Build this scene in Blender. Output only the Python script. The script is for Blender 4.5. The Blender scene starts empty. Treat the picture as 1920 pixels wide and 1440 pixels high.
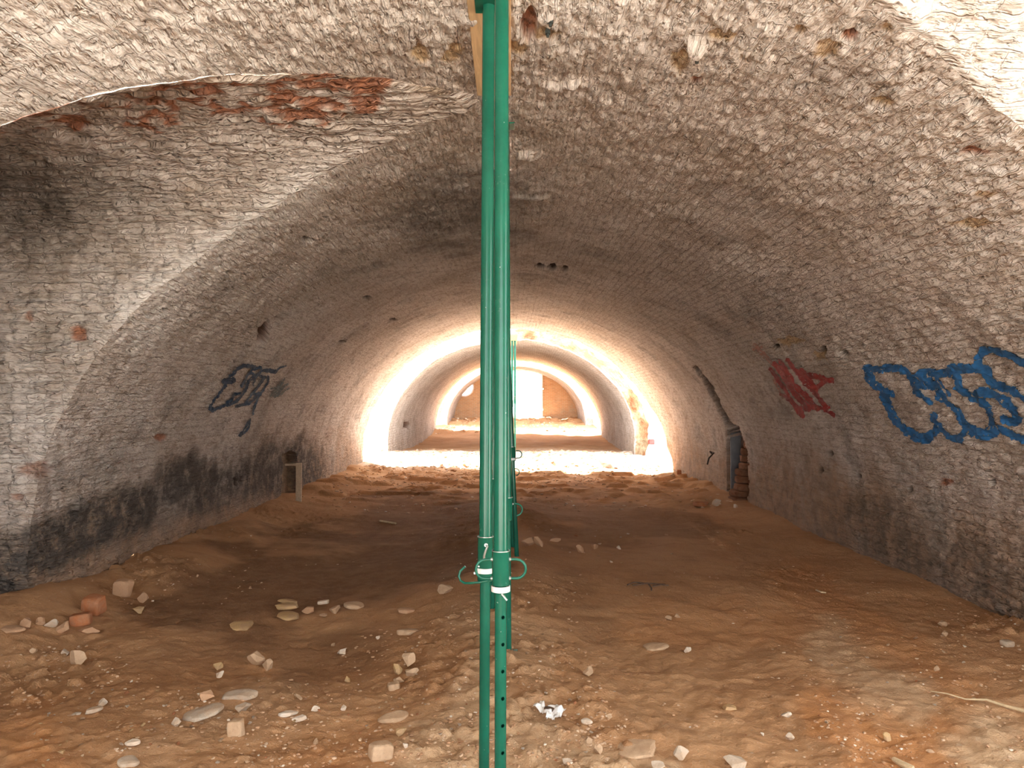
import bpy, bmesh, math, random
import numpy as np

SC = bpy.context.scene
COL = SC.collection
random.seed(7)
W, H, F = 1920.0, 1440.0, 1443.0

# ------------------------------------------------------------------ camera
CAM = np.array([0.0, 0.0, 1.6])
PITCH = math.atan(30.0 / F)
YAW = 2.0 / F
cd = bpy.data.cameras.new('camera')
cd.sensor_width = 36.0
cd.lens = 36.0 * F / W
cd.clip_start = 0.05
cd.clip_end = 500
cam = bpy.data.objects.new('camera', cd)
cam.location = CAM.tolist()
cam.rotation_euler = (math.pi / 2 + PITCH, 0, -YAW)
COL.objects.link(cam)
SC.camera = cam

# ------------------------------------------------------------------ world, sun, exposure
world = bpy.data.worlds.new('daylight')
SC.world = world
world.use_nodes = True
wn = world.node_tree
wn.nodes.clear()
wo = wn.nodes.new('ShaderNodeOutputWorld')
bg = wn.nodes.new('ShaderNodeBackground')
bg.inputs['Color'].default_value = (0.88, 0.94, 1.0, 1)
bg.inputs['Strength'].default_value = 1.0
wn.links.new(bg.outputs[0], wo.inputs[0])

sd = bpy.data.lights.new('sun', 'SUN')
sd.energy = 8.5
sd.color = (1.0, 0.96, 0.90)
sd.angle = math.radians(0.6)
sun = bpy.data.objects.new('sun', sd)
COL.objects.link(sun)
SUN_DIR = np.array([0.70, -0.62, -1.0])
from mathutils import Vector, Matrix
sun.rotation_euler = Vector(SUN_DIR.tolist()).to_track_quat('-Z', 'Y').to_euler()
sun.location = (-14, 33, 20)

SC.view_settings.view_transform = 'Standard'
SC.view_settings.look = 'None'
SC.view_settings.gamma = 1.0
SC.view_settings.use_curve_mapping = False
SC.view_settings.exposure = 3.0
SC.cycles.use_denoising = True
SC.cycles.max_bounces = 8
SC.cycles.diffuse_bounces = 7
SC.cycles.sample_clamp_indirect = 12.0

# ------------------------------------------------------------------ maths helpers
cp, sp_ = math.cos(PITCH), math.sin(PITCH)
cy_, sy_ = math.cos(YAW), math.sin(YAW)
FWD = np.array([sy_ * cp, cy_ * cp, sp_])
RGT = np.array([cy_, -sy_, 0.0])
UPV = np.cross(RGT, FWD)


def ray(u, v):
    d = FWD + RGT * ((u - W / 2) / F) + UPV * ((H / 2 - v) / F)
    return d


def proj(P):
    Q = P - CAM
    zf = Q @ FWD
    zf = np.where(zf < 0.2, np.nan, zf)
    u = W / 2 + F * (Q @ RGT) / zf
    v = H / 2 - F * (Q @ UPV) / zf
    return np.nan_to_num(u, nan=-9e4), np.nan_to_num(v, nan=-9e4)


def smooth(a, b, x):
    t = np.clip((x - a) / (b - a), 0, 1)
    return t * t * (3 - 2 * t)


def hash3(i, j, k, seed):
    h = (i.astype(np.uint32) * np.uint32(374761393) + j.astype(np.uint32) * np.uint32(668265263)
         + k.astype(np.uint32) * np.uint32(2147483647) + np.uint32(seed * 974711 + 12345))
    h ^= h >> np.uint32(13)
    h = h * np.uint32(1274126177)
    h ^= h >> np.uint32(16)
    h = h * np.uint32(2246822519)
    h ^= h >> np.uint32(15)
    return h.astype(np.float64) / 4294967295.0


def vnoise(P, scale, seed=0):
    """value noise in -1..1 at the points P (...,3)"""
    q = P / scale
    i = np.floor(q).astype(np.int64)
    f = q - i
    f = f * f * (3 - 2 * f)
    out = 0
    for a in (0, 1):
        wa = f[..., 0] if a else 1 - f[..., 0]
        for b in (0, 1):
            wb = f[..., 1] if b else 1 - f[..., 1]
            for c in (0, 1):
                wc = f[..., 2] if c else 1 - f[..., 2]
                out = out + wa * wb * wc * hash3(i[..., 0] + a, i[..., 1] + b, i[..., 2] + c, seed)
    return out * 2 - 1


def fbm(P, scale, octs=4, seed=0, gain=0.5):
    o, amp = 0, 1.0
    for k in range(octs):
        o = o + amp * vnoise(P, scale, seed + 17 * k)
        scale *= 0.5
        amp *= gain
    return o


def inpoly(u, v, poly):
    r = np.zeros(u.shape, bool)
    n = len(poly)
    for a in range(n):
        x0, y0 = poly[a]
        x1, y1 = poly[(a + 1) % n]
        c = ((y0 > v) != (y1 > v)) & (u < (x1 - x0) * (v - y0) / ((y1 - y0) + 1e-9) + x0)
        r ^= c
    return r


def segdist(u, v, pts):
    """distance in the traced plane to a polyline"""
    d = np.full(u.shape, 1e9)
    for (x0, y0), (x1, y1) in zip(pts[:-1], pts[1:]):
        dx, dy = x1 - x0, y1 - y0
        L = dx * dx + dy * dy + 1e-9
        t = np.clip(((u - x0) * dx + (v - y0) * dy) / L, 0, 1)
        d = np.minimum(d, np.hypot(u - x0 - t * dx, v - y0 - t * dy))
    return d


# ------------------------------------------------------------------ object helpers
def tag(o, label=None, cat=None, group=None, kind=None):
    if label: o['label'] = label
    if cat: o['category'] = cat
    if group: o['group'] = group
    if kind: o['kind'] = kind
    return o


def empty(name, loc=(0, 0, 0)):
    o = bpy.data.objects.new(name, None)
    o.empty_display_size = 0.1
    o.location = loc
    COL.objects.link(o)
    return o


def link(name, me, mat=None, parent=None):
    o = bpy.data.objects.new(name, me)
    COL.objects.link(o)
    if mat is not None:
        me.materials.clear()
        me.materials.append(mat)
    if parent is not None:
        o.parent = parent
    return o


def mesh_np(name, V, Fq, uv=None, attrs=None, smooth_=True):
    """V (n,3); Fq (m,4) or (m,3)"""
    V = np.asarray(V, dtype=np.float32)
    Fq = np.asarray(Fq, dtype=np.int32)
    m, k = Fq.shape
    me = bpy.data.meshes.new(name)
    me.vertices.add(len(V))
    me.vertices.foreach_set('co', V.ravel())
    me.loops.add(m * k)
    me.loops.foreach_set('vertex_index', Fq.ravel())
    me.polygons.add(m)
    me.polygons.foreach_set('loop_start', np.arange(0, m * k, k, dtype=np.int32))
    me.polygons.foreach_set('loop_total', np.full(m, k, dtype=np.int32))
    me.polygons.foreach_set('use_smooth', np.full(m, smooth_, dtype=bool))
    if uv is not None:
        l = me.uv_layers.new(name='UVMap')
        l.data.foreach_set('uv', np.asarray(uv, dtype=np.float32)[Fq.ravel()].ravel())
    if attrs:
        for nm, A in attrs.items():
            at = me.attributes.new(nm, 'FLOAT_COLOR', 'POINT')
            B = np.ones((len(V), 4), dtype=np.float32)
            B[:, :A.shape[1]] = A
            at.data.foreach_set('color', B.ravel())
    me.update()
    me.validate()
    return me


def grid_faces(r, c, off=0, flip=False):
    idx = np.arange(r * c).reshape(r, c) + off
    q = np.stack([idx[:-1, :-1], idx[:-1, 1:], idx[1:, 1:], idx[1:, :-1]], -1).reshape(-1, 4)
    return q[:, ::-1] if flip else q


class MB:
    """collects primitives into one mesh"""
    def __init__(self):
        self.v, self.f = [], []

    def add(self, V, Fs):
        o = len(self.v)
        self.v += [tuple(map(float, p)) for p in V]
        self.f += [tuple(i + o for i in f) for f in Fs]

    def box(self, c, s, M=None):
        V = []
        for x in (-1, 1):
            for y in (-1, 1):
                for z in (-1, 1):
                    p = np.array([x * s[0] / 2, y * s[1] / 2, z * s[2] / 2])
                    if M is not None: p = np.array(M) @ p
                    V.append(p + np.array(c))
        self.add(V, [(0, 1, 3, 2), (4, 6, 7, 5), (0, 4, 5, 1), (2, 3, 7, 6), (0, 2, 6, 4), (1, 5, 7, 3)])

    def tube(self, pts, r, n=12, cap=True, closed=False):
        pts = [np.array(p, float) for p in pts]
        m = len(pts)
        rr = r if isinstance(r, (list, tuple)) else [r] * m
        up = None
        rings = []
        for i, p in enumerate(pts):
            if closed:
                t = pts[(i + 1) % m] - pts[i - 1]
            else:
                t = pts[min(i + 1, m - 1)] - pts[max(i - 1, 0)]
            t = t / (np.linalg.norm(t) + 1e-12)
            if up is None:
                a = np.array([0, 0, 1.0]) if abs(t[2]) < 0.9 else np.array([1.0, 0, 0])
                up = a
            s = np.cross(t, up); s /= (np.linalg.norm(s) + 1e-12)
            up = np.cross(s, t)
            rings.append([p + rr[i] * (math.cos(2 * math.pi * k / n) * s + math.sin(2 * math.pi * k / n) * up) for k in range(n)])
        V = [p for rg in rings for p in rg]
        Fs = []
        for i in range(m if closed else m - 1):
            j = (i + 1) % m
            for k in range(n):
                Fs.append((i * n + k, i * n + (k + 1) % n, j * n + (k + 1) % n, j * n + k))
        if cap and not closed:
            Fs.append(tuple(range(n))[::-1])
            Fs.append(tuple((m - 1) * n + k for k in range(n)))
        self.add(V, Fs)

    def lathe(self, prof, n=32, M=None, c=(0, 0, 0)):
        """profile of (radius, z), closed ring profile"""
        V = []
        m = len(prof)
        for r, z in prof:
            for k in range(n):
                a = 2 * math.pi * k / n
                V.append((c[0] + r * math.cos(a), c[1] + r * math.sin(a), c[2] + z))
        Fs = []
        for i in range(m):
            j = (i + 1) % m
            for k in range(n):
                Fs.append((i * n + k, i * n + (k + 1) % n, j * n + (k + 1) % n, j * n + k))
        self.add(V, Fs)

    def mesh(self, name, smooth_=False, angle=None):
        me = bpy.data.meshes.new(name)
        me.from_pydata(self.v, [], self.f)
        if smooth_:
            me.polygons.foreach_set('use_smooth', [True] * len(me.polygons))
            if angle:
                me.set_sharp_from_angle(angle=angle)
        me.update()
        return me

    def build(self, name, mat, parent=None, smooth_=False, angle=math.radians(40), bevel=0):
        o = link(name, self.mesh(name, smooth_, angle), mat, parent)
        if bevel:
            b = o.modifiers.new('bevel', 'BEVEL')
            b.width = bevel
            b.segments = 2
            b.limit_method = 'ANGLE'
        return o


# ------------------------------------------------------------------ material helpers
class NT:
    def __init__(self, name):
        self.m = bpy.data.materials.new(name)
        self.m.use_nodes = True
        self.t = self.m.node_tree
        self.t.nodes.clear()
        self.out = self.t.nodes.new('ShaderNodeOutputMaterial')
        self.p = self.t.nodes.new('ShaderNodeBsdfPrincipled')
        self.t.links.new(self.p.outputs[0], self.out.inputs[0])

    def n(self, typ, **kw):
        nd = self.t.nodes.new(typ)
        for k, v in kw.items():
            setattr(nd, k, v)
        return nd

    def set(self, sock, val):
        if hasattr(val, 'is_linked') or isinstance(val, bpy.types.NodeSocket):
            self.t.links.new(val, sock)
        else:
            if isinstance(val, (tuple, list)) and len(val) == 3 and sock.type == 'RGBA':
                val = (*val, 1)
            sock.default_value = val

    def mix(self, fac, a, b, blend='MIX'):
        nd = self.n('ShaderNodeMix', data_type='RGBA', blend_type=blend)
        self.set(nd.inputs[0], fac); self.set(nd.inputs[6], a); self.set(nd.inputs[7], b)
        return nd.outputs[2]

    def math(self, op, a, b=0.0, c=None, clamp=False):
        nd = self.n('ShaderNodeMath', operation=op, use_clamp=clamp)
        self.set(nd.inputs[0], a); self.set(nd.inputs[1], b)
        if c is not None: self.set(nd.inputs[2], c)
        return nd.outputs[0]

    def ramp(self, x, lo, hi, smooth_=True):
        nd = self.n('ShaderNodeMapRange', interpolation_type='SMOOTHSTEP' if smooth_ else 'LINEAR', clamp=True)
        self.set(nd.inputs['Value'], x)
        nd.inputs['From Min'].default_value = lo
        nd.inputs['From Max'].default_value = hi
        return nd.outputs[0]

    def noise(self, vec, scale, detail=4, rough=0.6, dist=0.0):
        nd = self.n('ShaderNodeTexNoise')
        if vec is not None: self.set(nd.inputs['Vector'], vec)
        nd.inputs['Scale'].default_value = scale
        nd.inputs['Detail'].default_value = detail
        nd.inputs['Roughness'].default_value = rough
        nd.inputs['Distortion'].default_value = dist
        return nd.outputs[0]

    def bump(self, h, dist, strength=1.0, normal=None):
        nd = self.n('ShaderNodeBump')
        nd.inputs['Strength'].default_value = strength
        nd.inputs['Distance'].default_value = dist
        self.set(nd.inputs['Height'], h)
        if normal is not None: self.set(nd.inputs['Normal'], normal)
        return nd.outputs[0]

    def pos(self):
        return self.n('ShaderNodeNewGeometry').outputs['Position']

    def objco(self):
        return self.n('ShaderNodeTexCoord').outputs['Object']

    def attr(self, name):
        a = self.n('ShaderNodeAttribute', attribute_name=name)
        s = self.n('ShaderNodeSeparateColor')
        self.t.links.new(a.outputs['Color'], s.inputs[0])
        return s.outputs[0], s.outputs[1], s.outputs[2]


def simple(name, col, rough=0.6, metal=0.0, var=0.15, scale=8.0, bump=0.0, bscale=60):
    b = NT(name)
    co = b.objco()
    nz = b.noise(co, scale, 5, 0.65)
    c2 = tuple(min(1, x * (1 - 2.2 * var)) for x in col)
    c1 = tuple(min(1, x * (1 + var)) for x in col)
    b.set(b.p.inputs['Base Color'], b.mix(b.ramp(nz, 0.3, 0.7), c2, c1))
    b.p.inputs['Roughness'].default_value = rough
    b.p.inputs['Metallic'].default_value = metal
    if bump:
        b.set(b.p.inputs['Normal'], b.bump(b.noise(co, bscale, 5, 0.7), bump, 0.8))
    return b.m


def mat_vault():
    b = NT('whitewashed_brick')
    uvn = b.n('ShaderNodeTexCoord').outputs['UV']
    P = b.pos()
    # wobble the brick coordinates a little
    wob = b.n('ShaderNodeTexNoise'); wob.inputs['Scale'].default_value = 7.0; wob.inputs['Detail'].default_value = 2
    b.set(wob.inputs['Vector'], P)
    wv = b.n('ShaderNodeVectorMath', operation='SCALE'); b.set(wv.inputs[0], wob.outputs['Color']); wv.inputs['Scale'].default_value = 0.05
    uvw = b.n('ShaderNodeVectorMath', operation='ADD'); b.set(uvw.inputs[0], uvn); b.set(uvw.inputs[1], wv.outputs[0])
    bk = b.n('ShaderNodeTexBrick', offset=0.5, squash=1.0)
    b.set(bk.inputs['Vector'], uvw.outputs[0])
    bk.inputs['Scale'].default_value = 1.0
    bk.inputs['Brick Width'].default_value = 0.25
    bk.inputs['Row Height'].default_value = 0.075
    bk.inputs['Mortar Size'].default_value = 0.006
    bk.inputs['Mortar Smooth'].default_value = 0.6
    bk.inputs['Bias'].default_value = 0.0
    bk.inputs['Color1'].default_value = (0, 0, 0, 1)
    bk.inputs['Color2'].default_value = (1, 1, 1, 1)
    bk.inputs['Mortar'].default_value = (0.5, 0.5, 0.5, 1)
    bv, mort = bk.outputs['Color'], bk.outputs['Fac']
    peel, soot_dark, pale = b.attr('mask')
    hole, dirt, tan = b.attr('mask2')
    big = b.noise(P, 0.9, 4, 0.6)
    mid = b.noise(P, 5.0, 6, 0.65, 0.4)
    fine = b.noise(P, 28.0, 6, 0.7)
    # flakes: stretched along the courses
    mp = b.n('ShaderNodeMapping'); mp.inputs['Scale'].default_value = (7, 19, 1); b.set(mp.inputs['Vector'], uvw.outputs[0])
    flake = b.noise(mp.outputs[0], 1.0, 3, 0.62, 0.1)
    mp2 = b.n('ShaderNodeMapping'); mp2.inputs['Scale'].default_value = (13, 34, 1); mp2.inputs['Location'].default_value = (3.3, 7.1, 0); b.set(mp2.inputs['Vector'], uvw.outputs[0])
    fleck = b.noise(mp2.outputs[0], 1.0, 3, 0.6, 0.1)
    white = (0.66, 0.59, 0.535)
    grey = (0.46, 0.39, 0.33)
    brown = (0.28, 0.20, 0.14)
    c = b.mix(b.ramp(big, 0.35, 0.7), white, grey)
    c = b.mix(b.math('MULTIPLY', b.ramp(mid, 0.45, 0.72), 0.6), c, brown)
    c = b.mix(b.math('MULTIPLY', b.ramp(flake, 0.48, 0.64), 0.5), c, brown)
    c = b.mix(b.math('MULTIPLY', bv, 0.22), c, (0.70, 0.62, 0.54))
    c = b.mix(b.math('MULTIPLY', mort, 0.22), c, (0.22, 0.16, 0.12))
    c = b.mix(b.math('MULTIPLY', b.ramp(fleck, 0.56, 0.64), 0.45), c, (0.72, 0.64, 0.56))
    c = b.mix(b.math('MULTIPLY', b.ramp(fleck, 0.42, 0.35), 0.4), c, (0.22, 0.16, 0.115))
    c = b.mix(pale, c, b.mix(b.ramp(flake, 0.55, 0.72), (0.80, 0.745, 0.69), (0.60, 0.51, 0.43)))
    # rising dust and damp near the ground
    c = b.mix(b.math('MULTIPLY', dirt, 0.8), c, b.mix(b.ramp(mid, 0.35, 0.65), (0.40, 0.235, 0.13), (0.26, 0.17, 0.11)))
    c = b.mix(b.math('MULTIPLY', soot_dark, b.ramp(b.math('ADD', mid, b.math('MULTIPLY', fine, 0.5)), 0.45, 0.85)), c, (0.085, 0.07, 0.06))
    c = b.mix(b.math('MULTIPLY', soot_dark, 0.35), c, (0.12, 0.10, 0.085))
    tn = b.mix(b.ramp(fine, 0.4, 0.6), (0.50, 0.34, 0.17), (0.40, 0.27, 0.15))
    c = b.mix(b.math('MULTIPLY', tan, 0.8), c, tn)
    pk = b.mix(b.ramp(fine, 0.4, 0.62), (0.42, 0.155, 0.07), (0.26, 0.10, 0.055))
    c = b.mix(peel, c, pk)
    c = b.mix(hole, c, (0.035, 0.022, 0.015))  # shade inside holes, slot and crack put into the colour
    b.set(b.p.inputs['Base Color'], c)
    b.p.inputs['Roughness'].default_value = 0.93
    b.p.inputs['Specular IOR Level'].default_value = 0.12
    h = b.math('MULTIPLY', mort, -0.35)
    h = b.math('ADD', h, b.math('MULTIPLY', bv, 0.25))
    h = b.math('ADD', h, b.math('MULTIPLY', flake, 2.2))
    h = b.math('ADD', h, b.math('MULTIPLY', fine, 0.45))
    h = b.math('ADD', h, b.math('MULTIPLY', b.ramp(fleck, 0.5, 0.64), 0.5))
    b.set(b.p.inputs['Normal'], b.bump(h, 0.028, 1.0))
    return b.m


def mat_floor():
    b = NT('packed_dirt')
    P = b.pos()
    dark, pale, org = b.attr('mask')
    big = b.noise(P, 0.8, 5, 0.6)
    mp = b.n('ShaderNodeMapping'); mp.inputs['Scale'].default_value = (1.6, 5.0, 3); b.set(mp.inputs['Vector'], P)
    streak = b.noise(mp.outputs[0], 1.2, 6, 0.65, 0.5)
    mid = b.noise(P, 7.0, 6, 0.68)
    fine = b.noise(P, 55.0, 5, 0.7)
    c = b.mix(b.ramp(big, 0.35, 0.65), (0.53, 0.305, 0.155), (0.44, 0.235, 0.112))
    c = b.mix(b.math('MULTIPLY', b.ramp(streak, 0.5, 0.72), 0.5), c, (0.33, 0.165, 0.08))
    c = b.mix(b.math('MULTIPLY', b.ramp(mid, 0.5, 0.8), 0.45), c, (0.55, 0.365, 0.22))
    c = b.mix(b.math('MULTIPLY', dark, 0.85), c, b.mix(b.ramp(mid, 0.4, 0.6), (0.165, 0.080, 0.038), (0.23, 0.12, 0.06)))
    c = b.mix(b.math('MULTIPLY', org, 0.8), c, b.mix(b.ramp(mid, 0.4, 0.6), (0.56, 0.26, 0.10), (0.50, 0.235, 0.10)))
    c = b.mix(b.math('MULTIPLY', pale, 0.85), c, b.mix(b.ramp(mid, 0.4, 0.6), (0.63, 0.445, 0.275), (0.55, 0.365, 0.21)))
    c = b.mix(b.math('MULTIPLY', b.ramp(fine, 0.56, 0.72), 0.35), c, (0.58, 0.45, 0.34))
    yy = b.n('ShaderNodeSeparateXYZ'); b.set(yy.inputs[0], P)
    rub_lit = b.math('MULTIPLY', b.ramp(yy.outputs[1], 17.0, 19.5), b.ramp(yy.outputs[1], 26.5, 23.5))  # white rubble of the gap, with its daylight painted in
    c = b.mix(b.math('MULTIPLY', rub_lit, b.ramp(mid, 0.3, 0.6)), c, (0.66, 0.58, 0.49))
    b.set(b.p.inputs['Base Color'], c)
    b.p.inputs['Roughness'].default_value = 0.95
    b.p.inputs['Specular IOR Level'].default_value = 0.1
    h = b.math('ADD', b.math('MULTIPLY', fine, 0.5), b.math('MULTIPLY', mid, 1.2))
    b.set(b.p.inputs['Normal'], b.bump(h, 0.022, 1.0))
    return b.m


def mat_stone(name, col, dusty=(0.46, 0.30, 0.18)):
    b = NT(name)
    co = b.objco()
    mid = b.noise(co, 16.0, 5, 0.65)
    fine = b.noise(co, 90.0, 4, 0.7)
    rnd = b.n('ShaderNodeObjectInfo').outputs['Random']
    c = b.mix(b.math('MULTIPLY', rnd, 0.35), col, tuple(x * 0.65 for x in col))
    c = b.mix(b.math('MULTIPLY', b.ramp(mid, 0.35, 0.65), 0.7), c, dusty)
    c = b.mix(b.math('MULTIPLY', b.ramp(fine, 0.5, 0.7), 0.3), c, tuple(x * 0.55 for x in col))
    b.set(b.p.inputs['Base Color'], c)
    b.p.inputs['Roughness'].default_value = 0.92
    b.p.inputs['Specular IOR Level'].default_value = 0.12
    b.set(b.p.inputs['Normal'], b.bump(b.math('ADD', fine, mid), 0.006, 0.7))
    return b.m


def mat_brickwall():
    b = NT('bare_orange_brick')
    P = b.pos()
    sw = b.n('ShaderNodeSeparateXYZ'); b.set(sw.inputs[0], P)
    cb = b.n('ShaderNodeCombineXYZ'); b.set(cb.inputs[0], sw.outputs[0]); b.set(cb.inputs[1], sw.outputs[2])
    bk = b.n('ShaderNodeTexBrick', offset=0.5)
    b.set(bk.inputs['Vector'], cb.outputs[0])
    bk.inputs['Scale'].default_value = 1.0
    bk.inputs['Brick Width'].default_value = 0.25
    bk.inputs['Row Height'].default_value = 0.08
    bk.inputs['Mortar Size'].default_value = 0.012
    bk.inputs['Color1'].default_value = (0.56, 0.32, 0.16, 1)
    bk.inputs['Color2'].default_value = (0.46, 0.25, 0.12, 1)
    bk.inputs['Mortar'].default_value = (0.50, 0.38, 0.26, 1)
    nz = b.noise(P, 2.5, 5, 0.65)
    up = b.ramp(sw.outputs[2], 1.0, 2.2)
    c = b.mix(b.math('MULTIPLY', b.ramp(nz, 0.45, 0.7), b.math('SUBTRACT', 1.0, up)), bk.outputs['Color'], (0.42, 0.33, 0.22))
    b.set(b.p.inputs['Base Color'], c)
    b.p.inputs['Roughness'].default_value = 0.95
    b.set(b.p.inputs['Normal'], b.bump(b.math('ADD', b.math('MULTIPLY', bk.outputs['Fac'], -1), nz), 0.02, 0.8))
    return b.m


def mat_paint():
    b = NT('green_gloss_paint')
    co = b.objco()
    P = b.pos()
    nz = b.noise(P, 6.0, 4, 0.6)
    chips = b.noise(P, 70.0, 3, 0.6)
    c = b.mix(b.ramp(nz, 0.3, 0.7), (0.006, 0.088, 0.054), (0.009, 0.115, 0.072))
    ch = b.ramp(chips, 0.735, 0.76)
    c = b.mix(ch, c, (0.33, 0.42, 0.38))
    dust = b.ramp(b.noise(P, 18.0, 6, 0.7), 0.55, 0.85)
    c = b.mix(b.math('MULTIPLY', dust, 0.12), c, (0.18, 0.28, 0.20))
    b.set(b.p.inputs['Base Color'], c)
    b.set(b.p.inputs['Roughness'], b.math('ADD', 0.2, b.math('MULTIPLY', dust, 0.2)))
    b.p.inputs['Specular IOR Level'].default_value = 0.32
    return b.m


def mat_wood(name, col):
    b = NT(name)
    co = b.objco()
    mp = b.n('ShaderNodeMapping'); mp.inputs['Scale'].default_value = (40, 3, 40); b.set(mp.inputs['Vector'], co)
    g = b.noise(mp.outputs[0], 1.0, 4, 0.6, 0.8)
    c = b.mix(b.ramp(g, 0.35, 0.7), col, tuple(x * 0.72 for x in col))
    kn = b.ramp(b.noise(co, 7.0, 2, 0.4), 0.72, 0.76)
    c = b.mix(kn, c, tuple(x * 0.25 for x in col))
    b.set(b.p.inputs['Base Color'], c)
    b.p.inputs['Roughness'].default_value = 0.75
    b.set(b.p.inputs['Normal'], b.bump(g, 0.002, 0.5))
    return b.m


M_VAULT = mat_vault()
M_FLOOR = mat_floor()
M_BACK = mat_brickwall()
M_GREEN = mat_paint()
M_TAN = mat_stone('pale_tan_stone', (0.57, 0.395, 0.25))
M_OCHRE = mat_stone('ochre_stone', (0.56, 0.37, 0.17))
M_GREYST = mat_stone('grey_stone', (0.53, 0.44, 0.34), (0.50, 0.35, 0.23))
M_BRICK = mat_stone('broken_brick', (0.46, 0.17, 0.07), (0.40, 0.21, 0.12))
M_OLDBRICK = mat_stone('dark_old_brick', (0.20, 0.085, 0.045), (0.22, 0.12, 0.07))
M_WHITE = mat_stone('white_plaster', (0.74, 0.64, 0.52), (0.60, 0.44, 0.30))
M_CLOD = mat_stone('dirt_clod', (0.52, 0.32, 0.19), (0.50, 0.29, 0.165))
M_RUBBLE = mat_stone('rubble_masonry', (0.40, 0.29, 0.19), (0.33, 0.24, 0.17))
M_WOOD = mat_wood('pine_board', (0.62, 0.42, 0.22))
M_OLDWOOD = mat_wood('weathered_board', (0.42, 0.30, 0.19))
M_BAND = simple('white_plastic_tie', (0.78, 0.78, 0.76), 0.45, 0, 0.05)
M_STEEL = simple('galvanised_steel', (0.46, 0.50, 0.46), 0.38, 0.7, 0.12, 30)
M_DARKST = simple('dull_dark_steel', (0.05, 0.06, 0.055), 0.5, 0.3, 0.1, 30)
M_BOARD = simple('grey_sheet', (0.14, 0.145, 0.15), 0.7, 0, 0.1, 6, 0.002, 40)
M_PAPER = simple('white_plastic_scrap', (0.80, 0.78, 0.74), 0.7, 0, 0.08, 20)
M_STRAW = simple('pale_straw', (0.62, 0.47, 0.28), 0.8, 0, 0.1, 30)
M_TWIG = simple('dark_twig', (0.13, 0.075, 0.045), 0.9, 0, 0.2, 40)
M_WHITEWALL = simple('white_block_wall', (0.74, 0.75, 0.78), 0.9, 0, 0.05, 4, 0.01, 12)
M_RED = simple('red_plastic', (0.42, 0.03, 0.025), 0.5, 0, 0.1, 10)
M_OUT = simple('sunlit_ground', (0.64, 0.59, 0.52), 0.95, 0, 0.1, 2)
M_DARKMETAL = simple('rusted_iron', (0.045, 0.03, 0.022), 0.8, 0.2, 0.2, 30)

# ------------------------------------------------------------------ the vault shape
A, B, ZS = 3.6, 2.9, 0.45            # half width, rise, springing height
Y0, Y1 = -2.4, 19.0                  # near segment
LW, LZS, LB = 1.28, 2.55, 0.79       # side vault: half width, springing height, rise
YL, YR = 4.47, 2.0                   # centres of left and right side vaults

_tt = np.linspace(0, math.pi / 2, 4001)
_ex, _ez = A * np.sin(_tt), ZS + B * np.cos(_tt)
_es = np.concatenate([[0], np.cumsum(np.hypot(np.diff(_ex), np.diff(_ez)))])
SQ = _es[-1]                         # crown -> springing arc length
SMAX = SQ + ZS + 0.2                 # down to just under the floor


def prof(sc):
    """arc length from the crown (>=0) -> x, z, inward normal (nx, nz) for the right side"""
    t = np.interp(sc, _es, _tt)
    x = np.where(sc <= SQ, A * np.sin(t), A)
    z = np.where(sc <= SQ, ZS + B * np.cos(t), ZS - (sc - SQ))
    nx, nz = -np.sin(t) / A, -np.cos(t) / B
    l = np.hypot(nx, nz)
    return x, z, nx / l, nz / l


def xmain(z):
    """half width of the main vault at height z"""
    q = np.clip((np.maximum(z, ZS) - ZS) / B, 0, 1)
    return A * np.sqrt(np.maximum(0, 1 - q * q))


def hside(z):
    """half width of the side vault at height z"""
    q = np.clip((np.maximum(z, LZS) - LZS) / LB, 0, 1)
    return LW * np.sqrt(np.maximum(0, 1 - q * q)) * (z < LZS + LB)


def axis_dir(P):
    d = np.stack([-P[..., 0], np.zeros(P.shape[:-1]), 1.0 - P[..., 2]], -1)
    return d / (np.linalg.norm(d, axis=-1, keepdims=True) + 1e-6)


def lump(P):
    return (0.018 * fbm(P, 0.9, 2, 3) + 0.014 * fbm(P * np.array([1, 0.7, 1]), 0.22, 4, 11, 0.6))


def brick_h(y, s, seed):
    row = np.floor(s / 0.075)
    off = (row % 2) * 0.125 + 0.04 * hash3(row, row * 0, row * 0, seed)
    col = np.floor((y + off) / 0.25)
    fx = (y + off) - col * 0.25
    fs = s - row * 0.075
    d = np.minimum(np.minimum(fx, 0.25 - fx), np.minimum(fs, 0.075 - fs))
    j = smooth(0.0, 0.013, d)
    r = hash3(row, col, row * 0 + 5, seed)
    return j * 0.009 + (r - 0.5) * 0.016


def flaky(y, s, ref):
    Q = np.stack([y / 0.075, s / 0.032, ref * 0], -1)
    n = fbm(Q, 1.0, 3, 91, 0.6)
    big = fbm(np.stack([y, s, ref * 0], -1), 0.8, 2, 95)
    return (0.0055 * n + 0.006 * smooth(0.1, 0.45, n)) * (0.65 + 0.5 * smooth(-0.5, 0.5, big))


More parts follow.
